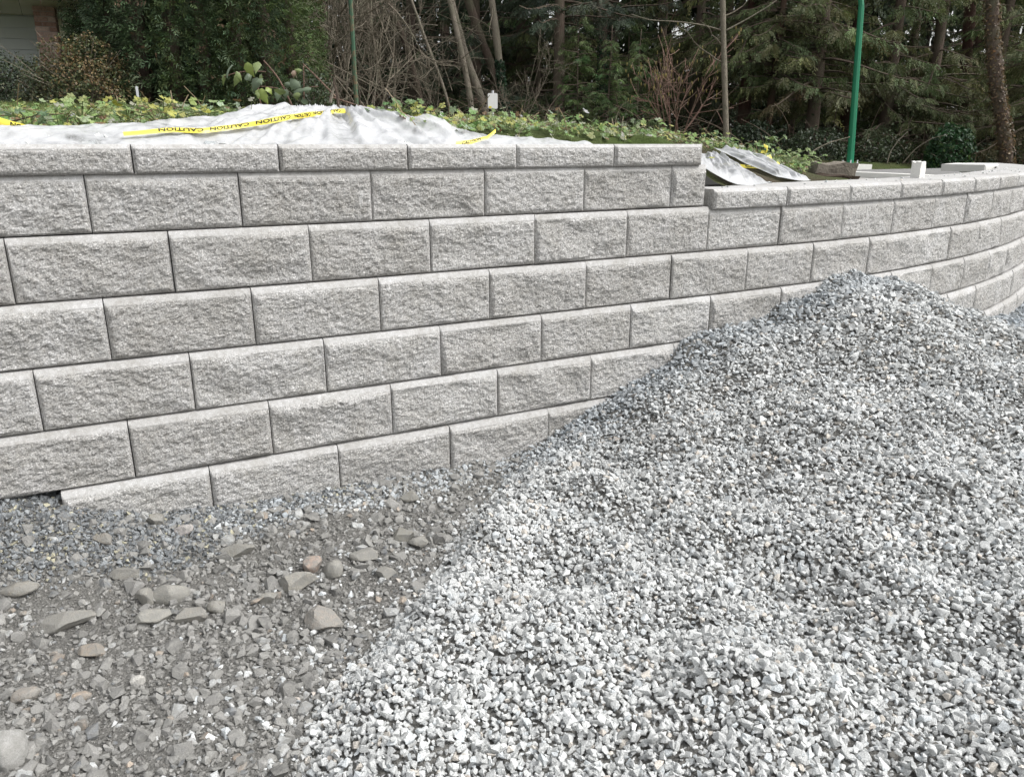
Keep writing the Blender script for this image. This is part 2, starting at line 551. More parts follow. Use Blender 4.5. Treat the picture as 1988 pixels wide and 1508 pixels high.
rng = np.random.default_rng(3)
OFF = {1: -.0717, 2: -.3076, 3: -.0729, 4: -.2941, 5: -.0575, 6: -.279}
sid = 1
for c in range(1, 8):
    base = OFF.get(c, -.06)
    s = base - BL * 4
    while s < 9.2:
        w = BL
        if c == 1:
            if s > 2.3: break
            if s + BL > 2.37: w = 2.37 - s
        if c >= 6 and s < -0.30:
            s += BL; continue
        if c == 7 and s < 4.0:
            s += BL; continue
        near = -1.1 < s < 2.6
        vis = -1.1 < s < 6.6
        res = 0.0055 if near else (0.008 if vis else 0.03)
        ztop = -(c - 1) * BH - (0.0 if c > 1 else 0.018)
        hh = BH - 0.0038 - (0.0 if c > 1 else 0.018)
        if c == 2 and s > 2.37: ztop -= 0.012; hh -= 0.012
        me = face_block(w - 0.003, hh, res, sid, 0.020, 0.011, 0.005, 0.006, 1.0, 0.26, 0.5 + 1.4 * rng.random())
        put_block('block', me, s, w, c * SB, ztop, 0.0025, rng)
        sid += 1
        s += BL
# coping stones
def coping(s0, w, ztop, out):
    global sid
    me = face_block(w - 0.004, 0.088, 0.0045 if s0 < 3.5 else 0.008, sid, 0.013, 0.016, 0.009, 0.006, 0.8, 0.33, 0.5)
    me.name = 'coping_stone'
    sid += 1
    put_block('coping_stone', me, s0, w, out, ztop, 0.001, rng)
cj = [-1.75, -1.29, -.84, -.385, .07, .515, .97, 1.415, 1.87, 2.335]
for a, b in zip(cj[:-1], cj[1:]):
    coping(a, b - a, 0.068, 0.030)
s = 2.405
for k in range(15):
    coping(s, 0.457, -0.124, SB + 0.030)
    s += 0.457
# solid core behind the blocks
mb = MB()
ss = np.linspace(-2.2, 9.0, 113)
for a, b in zip(ss[:-1], ss[1:]):
    zt = -0.03 if b < 2.36 else -0.22
    q = [wall_pt(a, -.12), wall_pt(b, -.12), wall_pt(b, -.20), wall_pt(a, -.20)]
    V = [(*p[:2], zz) for zz in (-1.5, zt) for p in q]
    mb.add(np.array(V) - wl0, [(0, 1, 5, 4), (1, 2, 6, 5), (2, 3, 7, 6), (3, 0, 4, 7), (4, 5, 6, 7)])
mb.build('core', M['dirt'], wall)

# ------------------------------------------------------------------ pit ground and gravel heap
ZCX = np.array([-3, -.44, -.28, -.02, .17, .62, 1.06, 1.51, 1.85, 2.31, 2.8, 3.14, 3.37, 3.62, 3.95, 4.4, 4.99, 5.7, 8, 12])
ZCZ = np.array([-.95, -.995, -1.045, -1.13, -1.147, -1.169, -1.175, -1.148, -.986, -.784, -.673, -.592, -.535, -.594, -.738, -.915, -1.035, -1.12, -1.18, -1.2])
TOE = np.array([(2.0, 1.25), (1.5, .93), (1.16, .70), (.88, .43), (.64, .16), (.43, -.02), (.26, -.16), (.17, -.39), (.12, -.8), (.0, -1.5), (-.1, -2.6)])

def toe_sd(x, y):
    """signed distance to the toe of the heap, + inside"""
    P = np.stack([x, y], 1)
    best = np.full(len(P), 1e9)
    sgn = np.ones(len(P))
    for a, b in zip(TOE[:-1], TOE[1:]):
        ab = b - a
        t = np.clip(((P - a) @ ab) / (ab @ ab), 0, 1)
        q = P - a - t[:, None] * ab
        d = np.hypot(q[:, 0], q[:, 1])
        s = np.sign(-(ab[0] * (P[:, 1] - a[1]) - ab[1] * (P[:, 0] - a[0])))
        m = d < best
        best = np.where(m, d, best)
        sgn = np.where(m, -s, sgn)
    return best * sgn

def base_z(x, y):
    d = wall_d(x, y)
    zc = np.minimum(np.interp(x, ZCX, ZCZ), np.where(x > 3.4, np.interp(x, ZCX, ZCZ), -.99))
    zc = np.where((x > 1.2) & (x <= 4.2), np.maximum(-1.175 + 0 * x, np.where(x > 3.9, -1.05, -1.175)), zc)
    k = sstep(0.05, np.where(x > 4, 1.6, 0.75), d)
    z = zc * (1 - k) + (-1.2) * k
    z = z + 0.018 * fbm(np.stack([x * 1.7, y * 1.7], 1), 3, 5)
    return z - 0.06 * sstep(1.6, 4.0, d) * (x > 3)

def heap_z(x, y):
    dx, dy = x - 3.38, y - (1.05 + 0 * x)
    yw = wall_y(x) - 0.03
    dyw = np.minimum(y - yw, 0)
    r = np.hypot(dx, dyw)
    L = np.interp(r, [0, .23, .57, 1.07, 1.53, 1.87, 2.2, 3.2], [-.535, -.60, -.675, -.785, -.985, -1.15, -1.24, -1.5])
    Rr = np.interp(r, [0, .25, .57, 1.02, 1.6, 2.2, 3.2], [-.535, -.595, -.735, -.92, -1.06, -1.2, -1.5])
    Fr = np.interp(r, [0, .25, .6, 1.0, 1.5, 2.0, 2.6, 3.4, 4.5], [-.535, -.60, -.675, -.78, -.90, -.99, -1.06, -1.14, -1.3])
    ang = np.arctan2(dyw, dx)          # 0 right, -pi/2 front, -pi left
    a = np.degrees(ang)
    a = np.where(a > 90, -180, a)
    wl_ = sstep(-125, -178, a)
    wr_ = sstep(-92, -18, a)
    z = L * wl_ + Rr * wr_ + Fr * (1 - wl_ - wr_)
    z = z + 0.05 * np.exp(-((x - 3.05) ** 2 + (y - .45) ** 2) / .10) - 0.045 * np.exp(-((x - 2.75) ** 2 + (y - .72) ** 2) / .05)
    return z

HEAP_BUMPS = []          # mounds and hollows left by the shovel
for u_, v_, a_, r_, z_ in ((950, 1010, .06, .16, -1.08), (1085, 1095, -.06, .13, -1.07), (1320, 830, .05, .15, -.95), (1430, 905, -.06, .15, -.95), (1260, 1015, -.045, .14, -1.02),
                           (1700, 615, .05, .18, -.66), (1520, 790, .035, .15, -.9), (1280, 1200, -.04, .15, -1.06), (980, 1340, -.035, .15, -1.1), (1760, 900, .045, .2, -.9),
                           (850, 1140, .03, .10, -1.1), (1560, 1080, -.04, .15, -.98), (1160, 930, .045, .12, -1.03), (1450, 1300, .035, .16, -1.02)):
    d_ = ray(u_, v_); q_ = CAM + d_ * (z_ - CAM[2]) / d_[2]
    HEAP_BUMPS.append((q_[0], q_[1], a_ * 1.25, r_))
def pit_z(x, y):
    x = np.asarray(x, float); y = np.asarray(y, float)
    b = base_z(x, y)
    sd = toe_sd(x, y)
    lump = fbm(np.stack([x * 2.6, y * 2.6], 1), 3, 21)
    sp = -1.2 + 0.115 * sstep(-0.04, 0.24, sd) + 0.040 * np.clip(sd, 0, 3) + 0.075 * lump * sstep(0, .4, sd) - 0.3 * sstep(0.02, -0.25, sd)
    sp = sp - 0.08 * sstep(2.6, 4.5, x) - 0.19 * sstep(3.2, 4.1, x)
    hp = heap_z(x, y) + 0.085 * lump + 0.012 * noise(np.stack([x * 9, y * 9], 1), 31)
    bumps = np.zeros(len(x))
    for bx, by, ba, br in HEAP_BUMPS:
        bumps = bumps + ba * np.exp(-((x - bx) ** 2 + (y - by) ** 2) / (br * br))
    sp, hp = sp + bumps * sstep(-.02, .2, sd), hp + bumps
    k = 0.06
    m = np.maximum(sp, hp)
    pile = m + k * np.log(np.exp((sp - m) / k) + np.exp((hp - m) / k)) - 0.02
    return np.maximum(b, pile), pile - b

def grid_axis(pts):
    """pts: list of (start, step); last start is the end"""
    out = []
    for (a, st), (b, _) in zip(pts[:-1], pts[1:]):
        n = max(1, int(round((b - a) / st)))
        out.append(np.linspace(a, b, n, endpoint=False))
    return np.concatenate(out + [[pts[-1][0]]])

def grid_mesh(name, xs, ys, zf, keep, mat, smooth=True):
    X, Y = np.meshgrid(xs, ys)
    x, y = X.ravel(), Y.ravel()
    z = zf(x, y)
    nx, ny = len(xs), len(ys)
    i = (np.arange(ny - 1)[:, None] * nx + np.arange(nx - 1)[None]).ravel()
    F = np.stack([i, i + 1, i + 1 + nx, i + nx], 1)
    cx, cy = x[F].mean(1), y[F].mean(1)
    F = F[keep(cx, cy)]
    used = np.unique(F)
    rm = np.full(len(x), -1); rm[used] = np.arange(len(used))
    return make_mesh(name, np.stack([x, y, z], 1)[used], rm[F], mat, smooth)

rng = np.random.default_rng(11)
xs = grid_axis([(-70, 8), (-6, 1), (-2, .025), (3.6, .06), (8, .6), (14, 4), (70, 1)])
ys = grid_axis([(-70, 8), (-8, 1), (-2.6, .2), (-1.4, .025), (1.25, .1), (2, .5), (12, 4), (16, 1)])
def gz(x, y):
    z, pd = pit_z(x, y)
    fine = 0.006 * noise(np.stack([x * 28, y * 28], 1), 41) + 0.004 * noise(np.stack([x * 60, y * 60], 1), 42)
    return z - np.where(pd > 0, 0.0085, 0.0) + fine
me = grid_mesh('ground', xs, ys, gz, lambda x, y: (wall_d(x, y) > -0.12) & (x < 9.3) | (y < -1.4) | (x > 9.3) & (y < 2), M['ground'])
tag(link('ground', me), kind='structure')

# stone shapes: convex hulls
def hull(pts):
    bm = bmesh.new()
    vs = [bm.verts.new(p) for p in pts]
    r = bmesh.ops.convex_hull(bm, input=vs)
    bmesh.ops.delete(bm, geom=[v for v in bm.verts if not v.link_faces], context='VERTS')
    bmesh.ops.triangulate(bm, faces=bm.faces[:])
    bm.verts.index_update()
    V = np.array([v.co[:] for v in bm.verts])
    F = np.array([[v.index for v in f.verts] for f in bm.faces])
    bm.free()
    return V, F

def stone_proto(n, rg, round_=0.0):
    p = rg.uniform(-1, 1, (n, 3))
    p /= (np.abs(p) ** 3).sum(1)[:, None] ** (1 / 3) * 1.0
    p *= rg.uniform(0.80, 1.0, (n, 1)) * (1 - round_) + round_
    p *= np.array([1.0, rg.uniform(.65, .95), rg.uniform(.5, .85)])
    V, F = hull(p)
    return V / np.abs(V).max() * 0.5, F

pr = np.random.default_rng(5)
PROTO = {'hi': [stone_proto(11, pr) for _ in range(32)], 'lo': [stone_proto(9, pr) for _ in range(20)],
         'rd': [stone_proto(17, pr, 0.75) for _ in range(20)], 'chip': [stone_proto(7, pr) for _ in range(12)]}

def rot_mats(n, rg, tilt=1.0):
    a, b, c = rg.uniform(0, 2 * np.pi, n), rg.normal(0, 1, n) * tilt, rg.normal(0, 1, n) * tilt
    ca, sa, cb, sb, cc, sc = np.cos(a), np.sin(a), np.cos(b), np.sin(b), np.cos(c), np.sin(c)
    Z, O = np.zeros(n), np.ones(n)
    Rz = np.stack([ca, -sa, Z, sa, ca, Z, Z, Z, O], 1).reshape(n, 3, 3)
    Ry = np.stack([cb, Z, sb, Z, O, Z, -sb, Z, cb], 1).reshape(n, 3, 3)
    Rx = np.stack([O, Z, Z, Z, cc, -sc, Z, sc, cc], 1).reshape(n, 3, 3)
    return Rz @ Ry @ Rx

def stones_mesh(name, pos, size, tint, kind, mat, rg, tilt=0.7):
    """all stones of one heap joined into one mesh; kind: array of proto set names"""
    mb = MB()
    n = len(pos)
    Rm = rot_mats(n, rg, tilt)
    for kname in set(kind):
        idx = np.where(kind == kname)[0]
        pid = rg.integers(0, len(PROTO[kname]), len(idx))
        for p, (V, F) in enumerate(PROTO[kname]):
            k = idx[pid == p]
            if not len(k): continue
            W = np.einsum('nij,vj->nvi', Rm[k], V) * size[k][:, None, None] + pos[k][:, None]
            FF = (F[None] + (np.arange(len(k)) * len(V))[:, None, None]).reshape(-1, 3)
            mb.add(W.reshape(-1, 3), FF, np.repeat(tint[k], len(V), 0))
    return mb.mesh(name, mat, False)

def jgrid(x0, x1, y0, y1, sp, rg, jit=0.42):
    gx, gy = np.meshgrid(np.arange(x0, x1, sp), np.arange(y0, y1, sp))
    gx[1::2] += sp / 2
    p = np.stack([gx.ravel(), gy.ravel()], 1)
    return p + rg.uniform(-jit, jit, p.shape) * sp

def in_view(P, mx=260, my=160):
    u, v = pix(P)
    return (u > -mx) & (u < IW + mx) & (v > -my) & (v < IH + my) & (depth_of(P) > 0.2)

def grey_tint(n, rg, base=0.485, sd=0.05):
    v = np.clip(rg.normal(base, sd, n), 0.16, 0.72)
    t = np.stack([v * 0.985, v, v * 0.985], 1)
    k = rg.random(n)
    t[k < .03] *= np.array([1.04, .96, .88])         # a few tan stones
    t[(k > .05) & (k < .062)] *= np.array([.98, .88, .80])
    t[(k > .08) & (k < .14)] *= 0.76                  # darker ones
    t[(k > .16) & (k < .26)] *= 1.18
    t[(k > .26) & (k < .36)] *= np.array([.97, 1.0, 1.03])
    return np.clip(t, 0, .8)

# the light grey crushed-stone heap
def gravel_points(sp, x0, x1, y0, y1, rg, dmin, dmax):
    p = jgrid(x0, x1, y0, y1, sp, rg)
    d = wall_d(p[:, 0], p[:, 1])
    zc = np.full(len(p), -.8)
    p = p[(d > -0.08) & (p[:, 0] > -.4)]
    z, pd = pit_z(p[:, 0], p[:, 1])
    c = np.clip(np.ceil(-z / BH) - 1, 0, 6)
    d = wall_d(p[:, 0], p[:, 1])
    sd = toe_sd(p[:, 0], p[:, 1]) + 0.05 * noise(p * 6, 77)
    P = np.stack([p[:, 0], p[:, 1], z], 1)
    # the heap, its grey foot along the wall, and the ground behind it at the curve
    foot = (d < 0.30 + 0.10 * noise(p * 3, 78)) & (p[:, 0] > 0.15) & (p[:, 0] < 1.7)
    far = (p[:, 0] > 3.6)
    strag = (sd > -0.45) & (rg.random(len(p)) < 0.45 * np.exp(np.minimum(sd, 0) / .16))
    ok = ((pd > -0.004) & (sd > -0.3) | foot | far | strag | ((pd > -.03) & (sd > 0.05))) & (d > c * SB + 0.004)
    dep = depth_of(P)
    ok &= in_view(P) & (dep >= dmin) & (dep < dmax)
    return P[ok], d[ok], sd[ok]
rg = np.random.default_rng(21)
parts = []
for (sp, dmin, dmax, kd) in ((0.0112, 0.2, 2.3, 'hi'), (0.0122, 2.3, 3.3, 'lo'), (0.0155, 3.3, 4.4, 'lo'), (0.024, 4.4, 9.0, 'lo')):
    P, d, sd = gravel_points(sp, -.4, 9.2, -2.3, 2.6, rg, dmin, dmax)
    n = len(P)
    size = np.clip(rg.lognormal(math.log(sp * 1.34), 0.36, n), sp * .6, sp * 2.9)
    P[:, 2] += rg.normal(0, 0.0045, n) - 0.004
    parts.append((P, size, np.full(n, kd), d))
    # loose upper layer of bigger stones
    k = rg.random(n) < 0.20
    P2 = P[k] + np.stack([rg.normal(0, sp * .4, k.sum()), rg.normal(0, sp * .4, k.sum()), rg.uniform(.004, .011, k.sum())], 1)
    P2[:, 1] = np.minimum(P2[:, 1], wall_y(P2[:, 0]) - 0.03)
    parts.append((P2, np.clip(rg.lognormal(math.log(sp * 1.45), 0.30, k.sum()), sp, sp * 2.6), np.full(k.sum(), kd), d[k]))
P = np.concatenate([a[0] for a in parts]); size = np.concatenate([a[1] for a in parts]); kd = np.concatenate([a[2] for a in parts]); dd = np.concatenate([a[3] for a in parts])
tint = grey_tint(len(P), rg)
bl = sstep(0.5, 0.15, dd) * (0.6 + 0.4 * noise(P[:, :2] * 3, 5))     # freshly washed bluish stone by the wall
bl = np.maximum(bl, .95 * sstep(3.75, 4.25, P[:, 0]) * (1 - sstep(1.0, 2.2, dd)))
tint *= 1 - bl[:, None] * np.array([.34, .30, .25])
pat = fbm(P[:, :2] * 1.6, 3, 66)
tint *= (1 + 0.10 * pat)[:, None]
print('gravel stones', len(P))
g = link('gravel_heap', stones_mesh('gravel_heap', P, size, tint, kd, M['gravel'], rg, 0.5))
tag(g, 'heap of light grey crushed stone spilling down from the wall', kind='stuff')

# pebbles and broken stone lying in the dust on the left
p = np.concatenate([jgrid(-1.6, 1.6, -2.2, 1.0, 0.0135, rg), jgrid(-2.6, 1.6, -2.2, 1.0, 0.030, rg)])
z, pd = pit_z(p[:, 0], p[:, 1])
d = wall_d(p[:, 0], p[:, 1]); sd = toe_sd(p[:, 0], p[:, 1])
P = np.stack([p[:, 0], p[:, 1], z], 1)
ok = (sd < 0.02) & (d > 0.125) & (in_view(P) | (rg.random(len(p)) < .45) & in_view(P, 900, 300)) & (rg.random(len(p)) < 0.66 + 0.7 * noise(p * 3.1, 8))
P, d = P[ok], d[ok]
n = len(P)
size = np.clip(rg.lognormal(math.log(.0135), .52, n), .0055, .055)
P[:, 2] += size * rg.uniform(-.05, .22, n)
v = np.clip(rg.normal(.222, .05, n), .09, .42)
tint = np.stack([v * 1.01, v * .99, v * .945], 1)
k = rg.random(n)
front = sstep(-0.05, -0.8, P[:, 1])
tint[k < .10] = np.array([.36, .365, .36]) * rg.uniform(.85, 1.25, (int((k < .10).sum()), 1))
tint[(k > .10) & (k < .12)] *= np.array([1.35, 1.15, .98])
tint[(k > .135) & (k < .17)] *= np.array([.62, .66, .72])
wh = (k > .17) & (k < .17 + .22 * front)
tint[wh] = np.array([.40, .395, .375]) * rg.uniform(.8, 1.3, (int(wh.sum()), 1))
kd = np.where(rg.random(n) < .45, 'rd', np.where(size > .02, 'hi', 'lo'))
print('pebbles', n)
g = link('dusty_pebbles', stones_mesh('dusty_pebbles', P, size, tint, kd, M['dusty'], rg, 0.35))
tag(g, 'dusty grey pebbles and broken stone covering the ground left of the heap', kind='stuff')

# dusty fines between the pebbles
p = jgrid(-1.4, 1.5, -1.3, .9, 0.0125, rg)
z, pd = pit_z(p[:, 0], p[:, 1]); d = wall_d(p[:, 0], p[:, 1]); sd = toe_sd(p[:, 0], p[:, 1])
P = np.stack([p[:, 0], p[:, 1], z + .001], 1)
ok = (sd < .05) & (d > .125) & in_view(P, 60, 40)
P = P[ok]; n = len(P)
v = np.clip(rg.normal(.235, .05, n), .1, .45)
g = link('dust_crumbs', stones_mesh('dust_crumbs', P, rg.lognormal(math.log(.0065), .35, n), np.stack([v * 1.02, v * .985, v * .93], 1), np.full(n, 'chip'), M['dusty'], rg))
tag(g, 'fine dusty crumbs of stone between the pebbles', kind='stuff')

# fine bluish chips by the foot of the wall at the left
p = np.concatenate([jgrid(-1.6, 0.75, -.1, 1.05, 0.0085, rg), jgrid(-1.6, 0.3, .2, 1.05, 0.02, rg)])
z, pd = pit_z(p[:, 0], p[:, 1]); d = wall_d(p[:, 0], p[:, 1])
P = np.stack([p[:, 0], p[:, 1], z], 1)
lim = 0.30 + 0.10 * noise(p * 4, 9) - 0.20 * sstep(-.1, .5, p[:, 0])
ok = (d > np.where(p[:, 0] < -.29, -0.06, .115)) & in_view(P, 420) & (rg.random(len(p)) < sstep(.22, 0, d - lim) * 1.0)
P = P[ok]; n = len(P)
size = np.clip(rg.lognormal(math.log(.0105), .4, n), .005, .03)
P[:, 2] += rg.uniform(0, .008, n)
v = np.clip(rg.normal(.20, .06, n), .07, .45)
tint = np.stack([v * .95, v, v * 1.03], 1)
tint[rg.random(n) < .06] = (.38, .36, .27)
print('chips', n)
g = link('fine_chips', stones_mesh('fine_chips', P, size, tint, np.full(n, 'chip'), M['gravel'], rg))
tag(g, 'fine dark bluish stone chips along the foot of the wall', kind='stuff')

# single rocks lying in the dust
def rock_mesh(sx, sy, sz, seed, tint, flat=0.5, sub=4, soft=False):
    bm = bmesh.new()
    bmesh.ops.create_icosphere(bm, subdivisions=sub, radius=1.0)
    V = np.array([v.co[:] for v in bm.verts])
    F = np.array([[v.index for v in f.verts] for f in bm.faces])
    bm.free()
    r = np.random.default_rng(seed)
    for _ in range(11):                                   # planar breaks
        nrm = r.normal(size=3); nrm /= np.linalg.norm(nrm)
        k = r.uniform(.48, .80)
        dd = V @ nrm - k
        V = V - np.where(dd > 0, dd, 0)[:, None] * nrm * flat * 1.7 * np.minimum(1, 1 / (flat * 1.7))
    V = V * (1 + 0.10 * noise(V * 1.6 + seed, seed)[:, None] + 0.035 * noise(V * 5 + seed, seed + 1)[:, None] + 0.022 * noise(V * 13 + seed, seed + 2)[:, None])
    V *= np.array([sx, sy, sz]) / 2
    t = np.tile(np.array(tint) * .95, (len(V), 1)) * (1 + .12 * noise(V * 60 + seed, 3))[:, None]
    return make_mesh('rock', V, F, M['dusty'], soft, {'tint': t})

ROCKS = [  # u, v(base), width px, height px, tilt, tint, label
 (298, 1022, 48, 34, 10, (.22, .21, .185), 'dusty grey rock against the lowest visible block of the wall'),
 (352, 1040, 34, 27, 30, (.48, .44, .42), 'pale pinkish white stone beside the grey rock by the wall'),
 (202, 1062, 40, 22, -15, (.24, .22, .19), 'small flat brown rock below the fine chips near the wall'),
 (570, 1150, 76, 50, 8, (.30, .285, .25), 'largest flat tan grey rock with a dark gap beneath its edge'),
 (608, 1112, 38, 44, 5, (.34, .27, .225), 'squarish reddish tan rock behind the largest flat rock'),
 (646, 1122, 42, 42, 60, (.29, .28, .25), 'rounded grey rock right of the squarish tan rock'),
 (712, 1090, 62, 36, 12, (.27, .26, .235), 'low broad dusty rock left of the tilted dark rock'),
 (783, 1055, 52, 38, -20, (.235, .225, .195), 'tilted dark rock with deep shade under it near the heap'),
 (812, 1066, 42, 36, 25, (.26, .25, .225), 'dusty rock touching the tilted dark rock beside the heap'),
 (797, 976, 38, 32, 20, (.25, .24, .21), 'brownish rock near the wall between wall foot and heap'),
 (626, 1222, 84, 40, -38, (.28, .255, .225), 'long tapering rock with rusty stain pointing at the heap'),
 (325, 1172, 66, 42, 5, (.29, .28, .25), 'broad rounded rock topmost of the cluster on the left'),
 (292, 1215, 56, 36, 22, (.285, .275, .245), 'wedge shaped rock lowest left of the rock cluster'),
 (368, 1212, 58, 42, 26, (.27, .255, .225), 'angular rock lowest right of the cluster with shade below'),
 (414, 1192, 40, 30, 0, (.25, .24, .21), 'rounded rock at the right end of the rock cluster'),
 (280, 1180, 30, 40, 70, (.27, .26, .23), 'upright narrow rock between the broad rock and the wedge'),
 (122, 1224, 84, 36, 14, (.25, .24, .215), 'long flat grey slab left of the rock cluster'),
 (176, 1276, 52, 26, 5, (.29, .25, .205), 'brown layered rock below the long flat slab'),
 (36, 1168, 54, 24, 8, (.24, .225, .195), 'flat brown rock at the left edge below the chips'),
 (238, 1126, 56, 30, 5, (.235, .225, .20), 'half buried flat rock above the rock cluster'),
 (44, 1364, 44, 28, 18, (.30, .27, .235), 'oval reddish grey cobble at the lower left'),
 (150, 1364, 40, 22, 20, (.42, .33, .25), 'tan oval cobble right of the reddish grey cobble'),
 (262, 1334, 26, 22, 30, (.58, .56, .52), 'small creamy white pebble in the lower left dust'),
 (0, 1500, 62, 76, 60, (.34, .335, .32), 'big pale rounded boulder cut off at the bottom left corner'),
 (515, 1172, 44, 26, 5, (.23, .22, .195), 'low grey stone just left of the largest flat rock base'),
 (745, 1123, 44, 26, -10, (.26, .25, .225), 'flat dusty stone below the tilted dark rock'),
 (690, 1120, 38, 22, 15, (.25, .245, .235), 'bluish grey flat stone in front of the low broad rock'),
 (460, 1080, 60, 26, 8, (.225, .215, .19), 'half buried broad rock between wall and largest flat rock'),
]
rr = np.random.default_rng(77)
for i, (u, v, w, h, tilt, tint, lab) in enumerate(ROCKS):
    d = ray(u, v)
    t = (-1.19 - CAM[2]) / d[2]
    for _ in range(4):
        q = CAM + d * t
        zz = float(pit_z(np.array([q[0]]), np.array([q[1]]))[0][0])
        t = (zz - CAM[2]) / d[2]
    q = CAM + d * t
    dep = float(np.linalg.norm(d * t))
    sx = w * dep / FPX * 1.10
    sz = h * dep / FPX * 0.95
    soft = any(w_ in lab for w_ in ('rounded', 'oval', 'pebble'))
    me = rock_mesh(sx, max(sz * 1.05, sx * .6), sz, 100 + i, tint, .36 if soft else .75, 4, soft)
    q[1] += sz * .35
    q[0] += sz * .15
    zz = float(pit_z(np.array([q[0]]), np.array([q[1]]))[0][0])
    o = link('rock', me, None, (q[0], q[1], zz + sz * .22), (R(rr.uniform(-12, 12)), R(-tilt * .35), -YAW + R(tilt * .5)))
    tag(o, lab, 'rock', 'single rocks lying in the dust')

# ------------------------------------------------------------------ land behind the wall
CTRL = [(0, 276, 2.62), (300, 276, 2.75), (600, 275, 2.95), (900, 275, 3.25), (1150, 279, 3.6), (1330, 281, 3.9),
        (0, 246, 3.6), (200, 245, 3.7), (420, 250, 3.8), (600, 262, 3.9), (850, 250, 4.3), (1100, 272, 4.6), (1300, 277, 5.0),
        (50, 216, 6.5), (300, 226, 7), (600, 240, 8), (900, 254, 9), (1200, 270, 9), (1375, 284, 6.2),
        (20, 204, 12), (300, 209, 12), (560, 217, 15), (900, 247, 22), (1100, 258, 24), (1300, 272, 24), (1400, 284, 24),
        (-300, 195, 14), (-500, 205, 6), (100, 190, 42), (600, 212, 46), (1000, 236, 48), (1400, 268, 48), (1950, 300, 48), (2600, 310, 46),
        (1395, 366, 3.75), (1350, 330, 4.16), (1410, 330, 4.45), (1450, 332, 4.55), (1480, 346, 4.4), (1530, 346, 4.75), (1560, 362, 4.55), (1490, 366, 4.05), (1420, 366, 3.9), (1500, 356, 4.3), (1600, 353, 4.7), (1750, 348, 5.4), (1900, 342, 6.4),
        (1400, 300, 5.0), (1470, 306, 5.3), (1520, 322, 5.4), (1560, 342, 5.5),
        (1630, 357, 6.3), (1720, 356, 8), (1820, 356, 9), (1980, 356, 9), (1700, 348, 13), (2100, 352, 12), (2500, 350, 10),
        (1640, 330, 17.5), (1850, 331, 17.5), (2050, 335, 17), (1655, 320, 20.5), (1850, 324, 22), (1985, 328, 22), (2300, 330, 20), (1520, 312, 17), (1560, 312, 10)]
CP = np.array([at(*c) for c in CTRL])
def _phi(r2):
    return 0.5 * r2 * np.log(r2 + 1e-6)
def _tps():
    X = CP[:, :2] / 5
    n = len(X)
    D = ((X[:, None] - X[None]) ** 2).sum(-1)
    A = np.zeros((n + 3, n + 3))
    A[:n, :n] = _phi(D) + np.eye(n) * 0.0004
    A[:n, n] = 1; A[n, :n] = 1
    A[:n, n + 1:] = X; A[n + 1:, :n] = X.T
    return np.linalg.solve(A, np.r_[CP[:, 2], 0, 0, 0]), X
_w, _X = _tps()
PK = at(655, 206, 3.80)
AMP = 0.0
def land(x, y):
    x = np.asarray(x, float); y = np.asarray(y, float)
    q = np.stack([np.clip(x, -16, 40), np.clip(y, .8, 46)], -1).reshape(-1, 2) / 5
    out = np.zeros(len(q))
    for a in range(0, len(q), 20000):
        b = q[a:a + 20000]
        D = ((b[:, None] - _X[None]) ** 2).sum(-1)
        out[a:a + 20000] = _phi(D) @ _w[:-3] + _w[-3] + b @ _w[-2:]
    z = np.clip(out.reshape(x.shape), -1.6, 2.2)
    # earth mound under the plastic
    lx, ly = x - PK[0], y - PK[1]
    side = np.where(lx < 0, np.clip(1 + lx / 1.05, 0, 1) ** 1.25, np.clip(1 - lx / .40, 0, 1) ** .85)
    prof = np.where(ly < 0, sstep(-.50, 0.02, ly), sstep(.7, 0, ly))
    z = z + AMP * side * prof
    dw = -wall_d(x, y)
    return z - np.where(x < 2.3, .07 * sstep(.62, .30, dw), 0)

AMP = PK[2] - 0.03 - float(land(np.array([PK[0]]), np.array([PK[1]]))[0])
def land1(x, y):
    return float(land(np.array([x]), np.array([y]))[0])

def spot(u, dep, v=260):
    """ground point under photo column u at depth dep"""
    p = at(u, v, dep)
    return np.array([p[0], p[1], land1(p[0], p[1])])

xs = grid_axis([(-90, 8), (-18, 1), (-2.6, .06), (4.6, .15), (12, .7), (44, 6), (110, 1)])
ys = grid_axis([(.9, .06), (4.2, .2), (9, .7), (50, 6), (130, 1)])
def lz(x, y):
    z = land(x, y)
    near = (x > -3) & (x < 12) & (y < 9)
    q = np.stack([x, y, z], 1); u_, _v = pix(q); de = depth_of(q)
    z = z - .40 * sstep(5.9, 7.2, de) * sstep(1540, 1650, u_) * (1 - sstep(21.3, 22.6, de))
    return z + np.where(near, 0.012 * noise(np.stack([x * 9, y * 9], 1), 51) + 0.02 * noise(np.stack([x * 3, y * 3], 1), 52), 0.03 * noise(np.stack([x, y], 1), 53))
yend = float(np.interp(9.0, sg, yg))
me = grid_mesh('land_behind_wall', xs, ys, lz, lambda x, y: (wall_d(x, y) < -0.16) & (x < xg[-1]) | (x >= xg[-1]) & (y > 2.2), M['soil'])
tag(link('terrain', me), kind='structure')

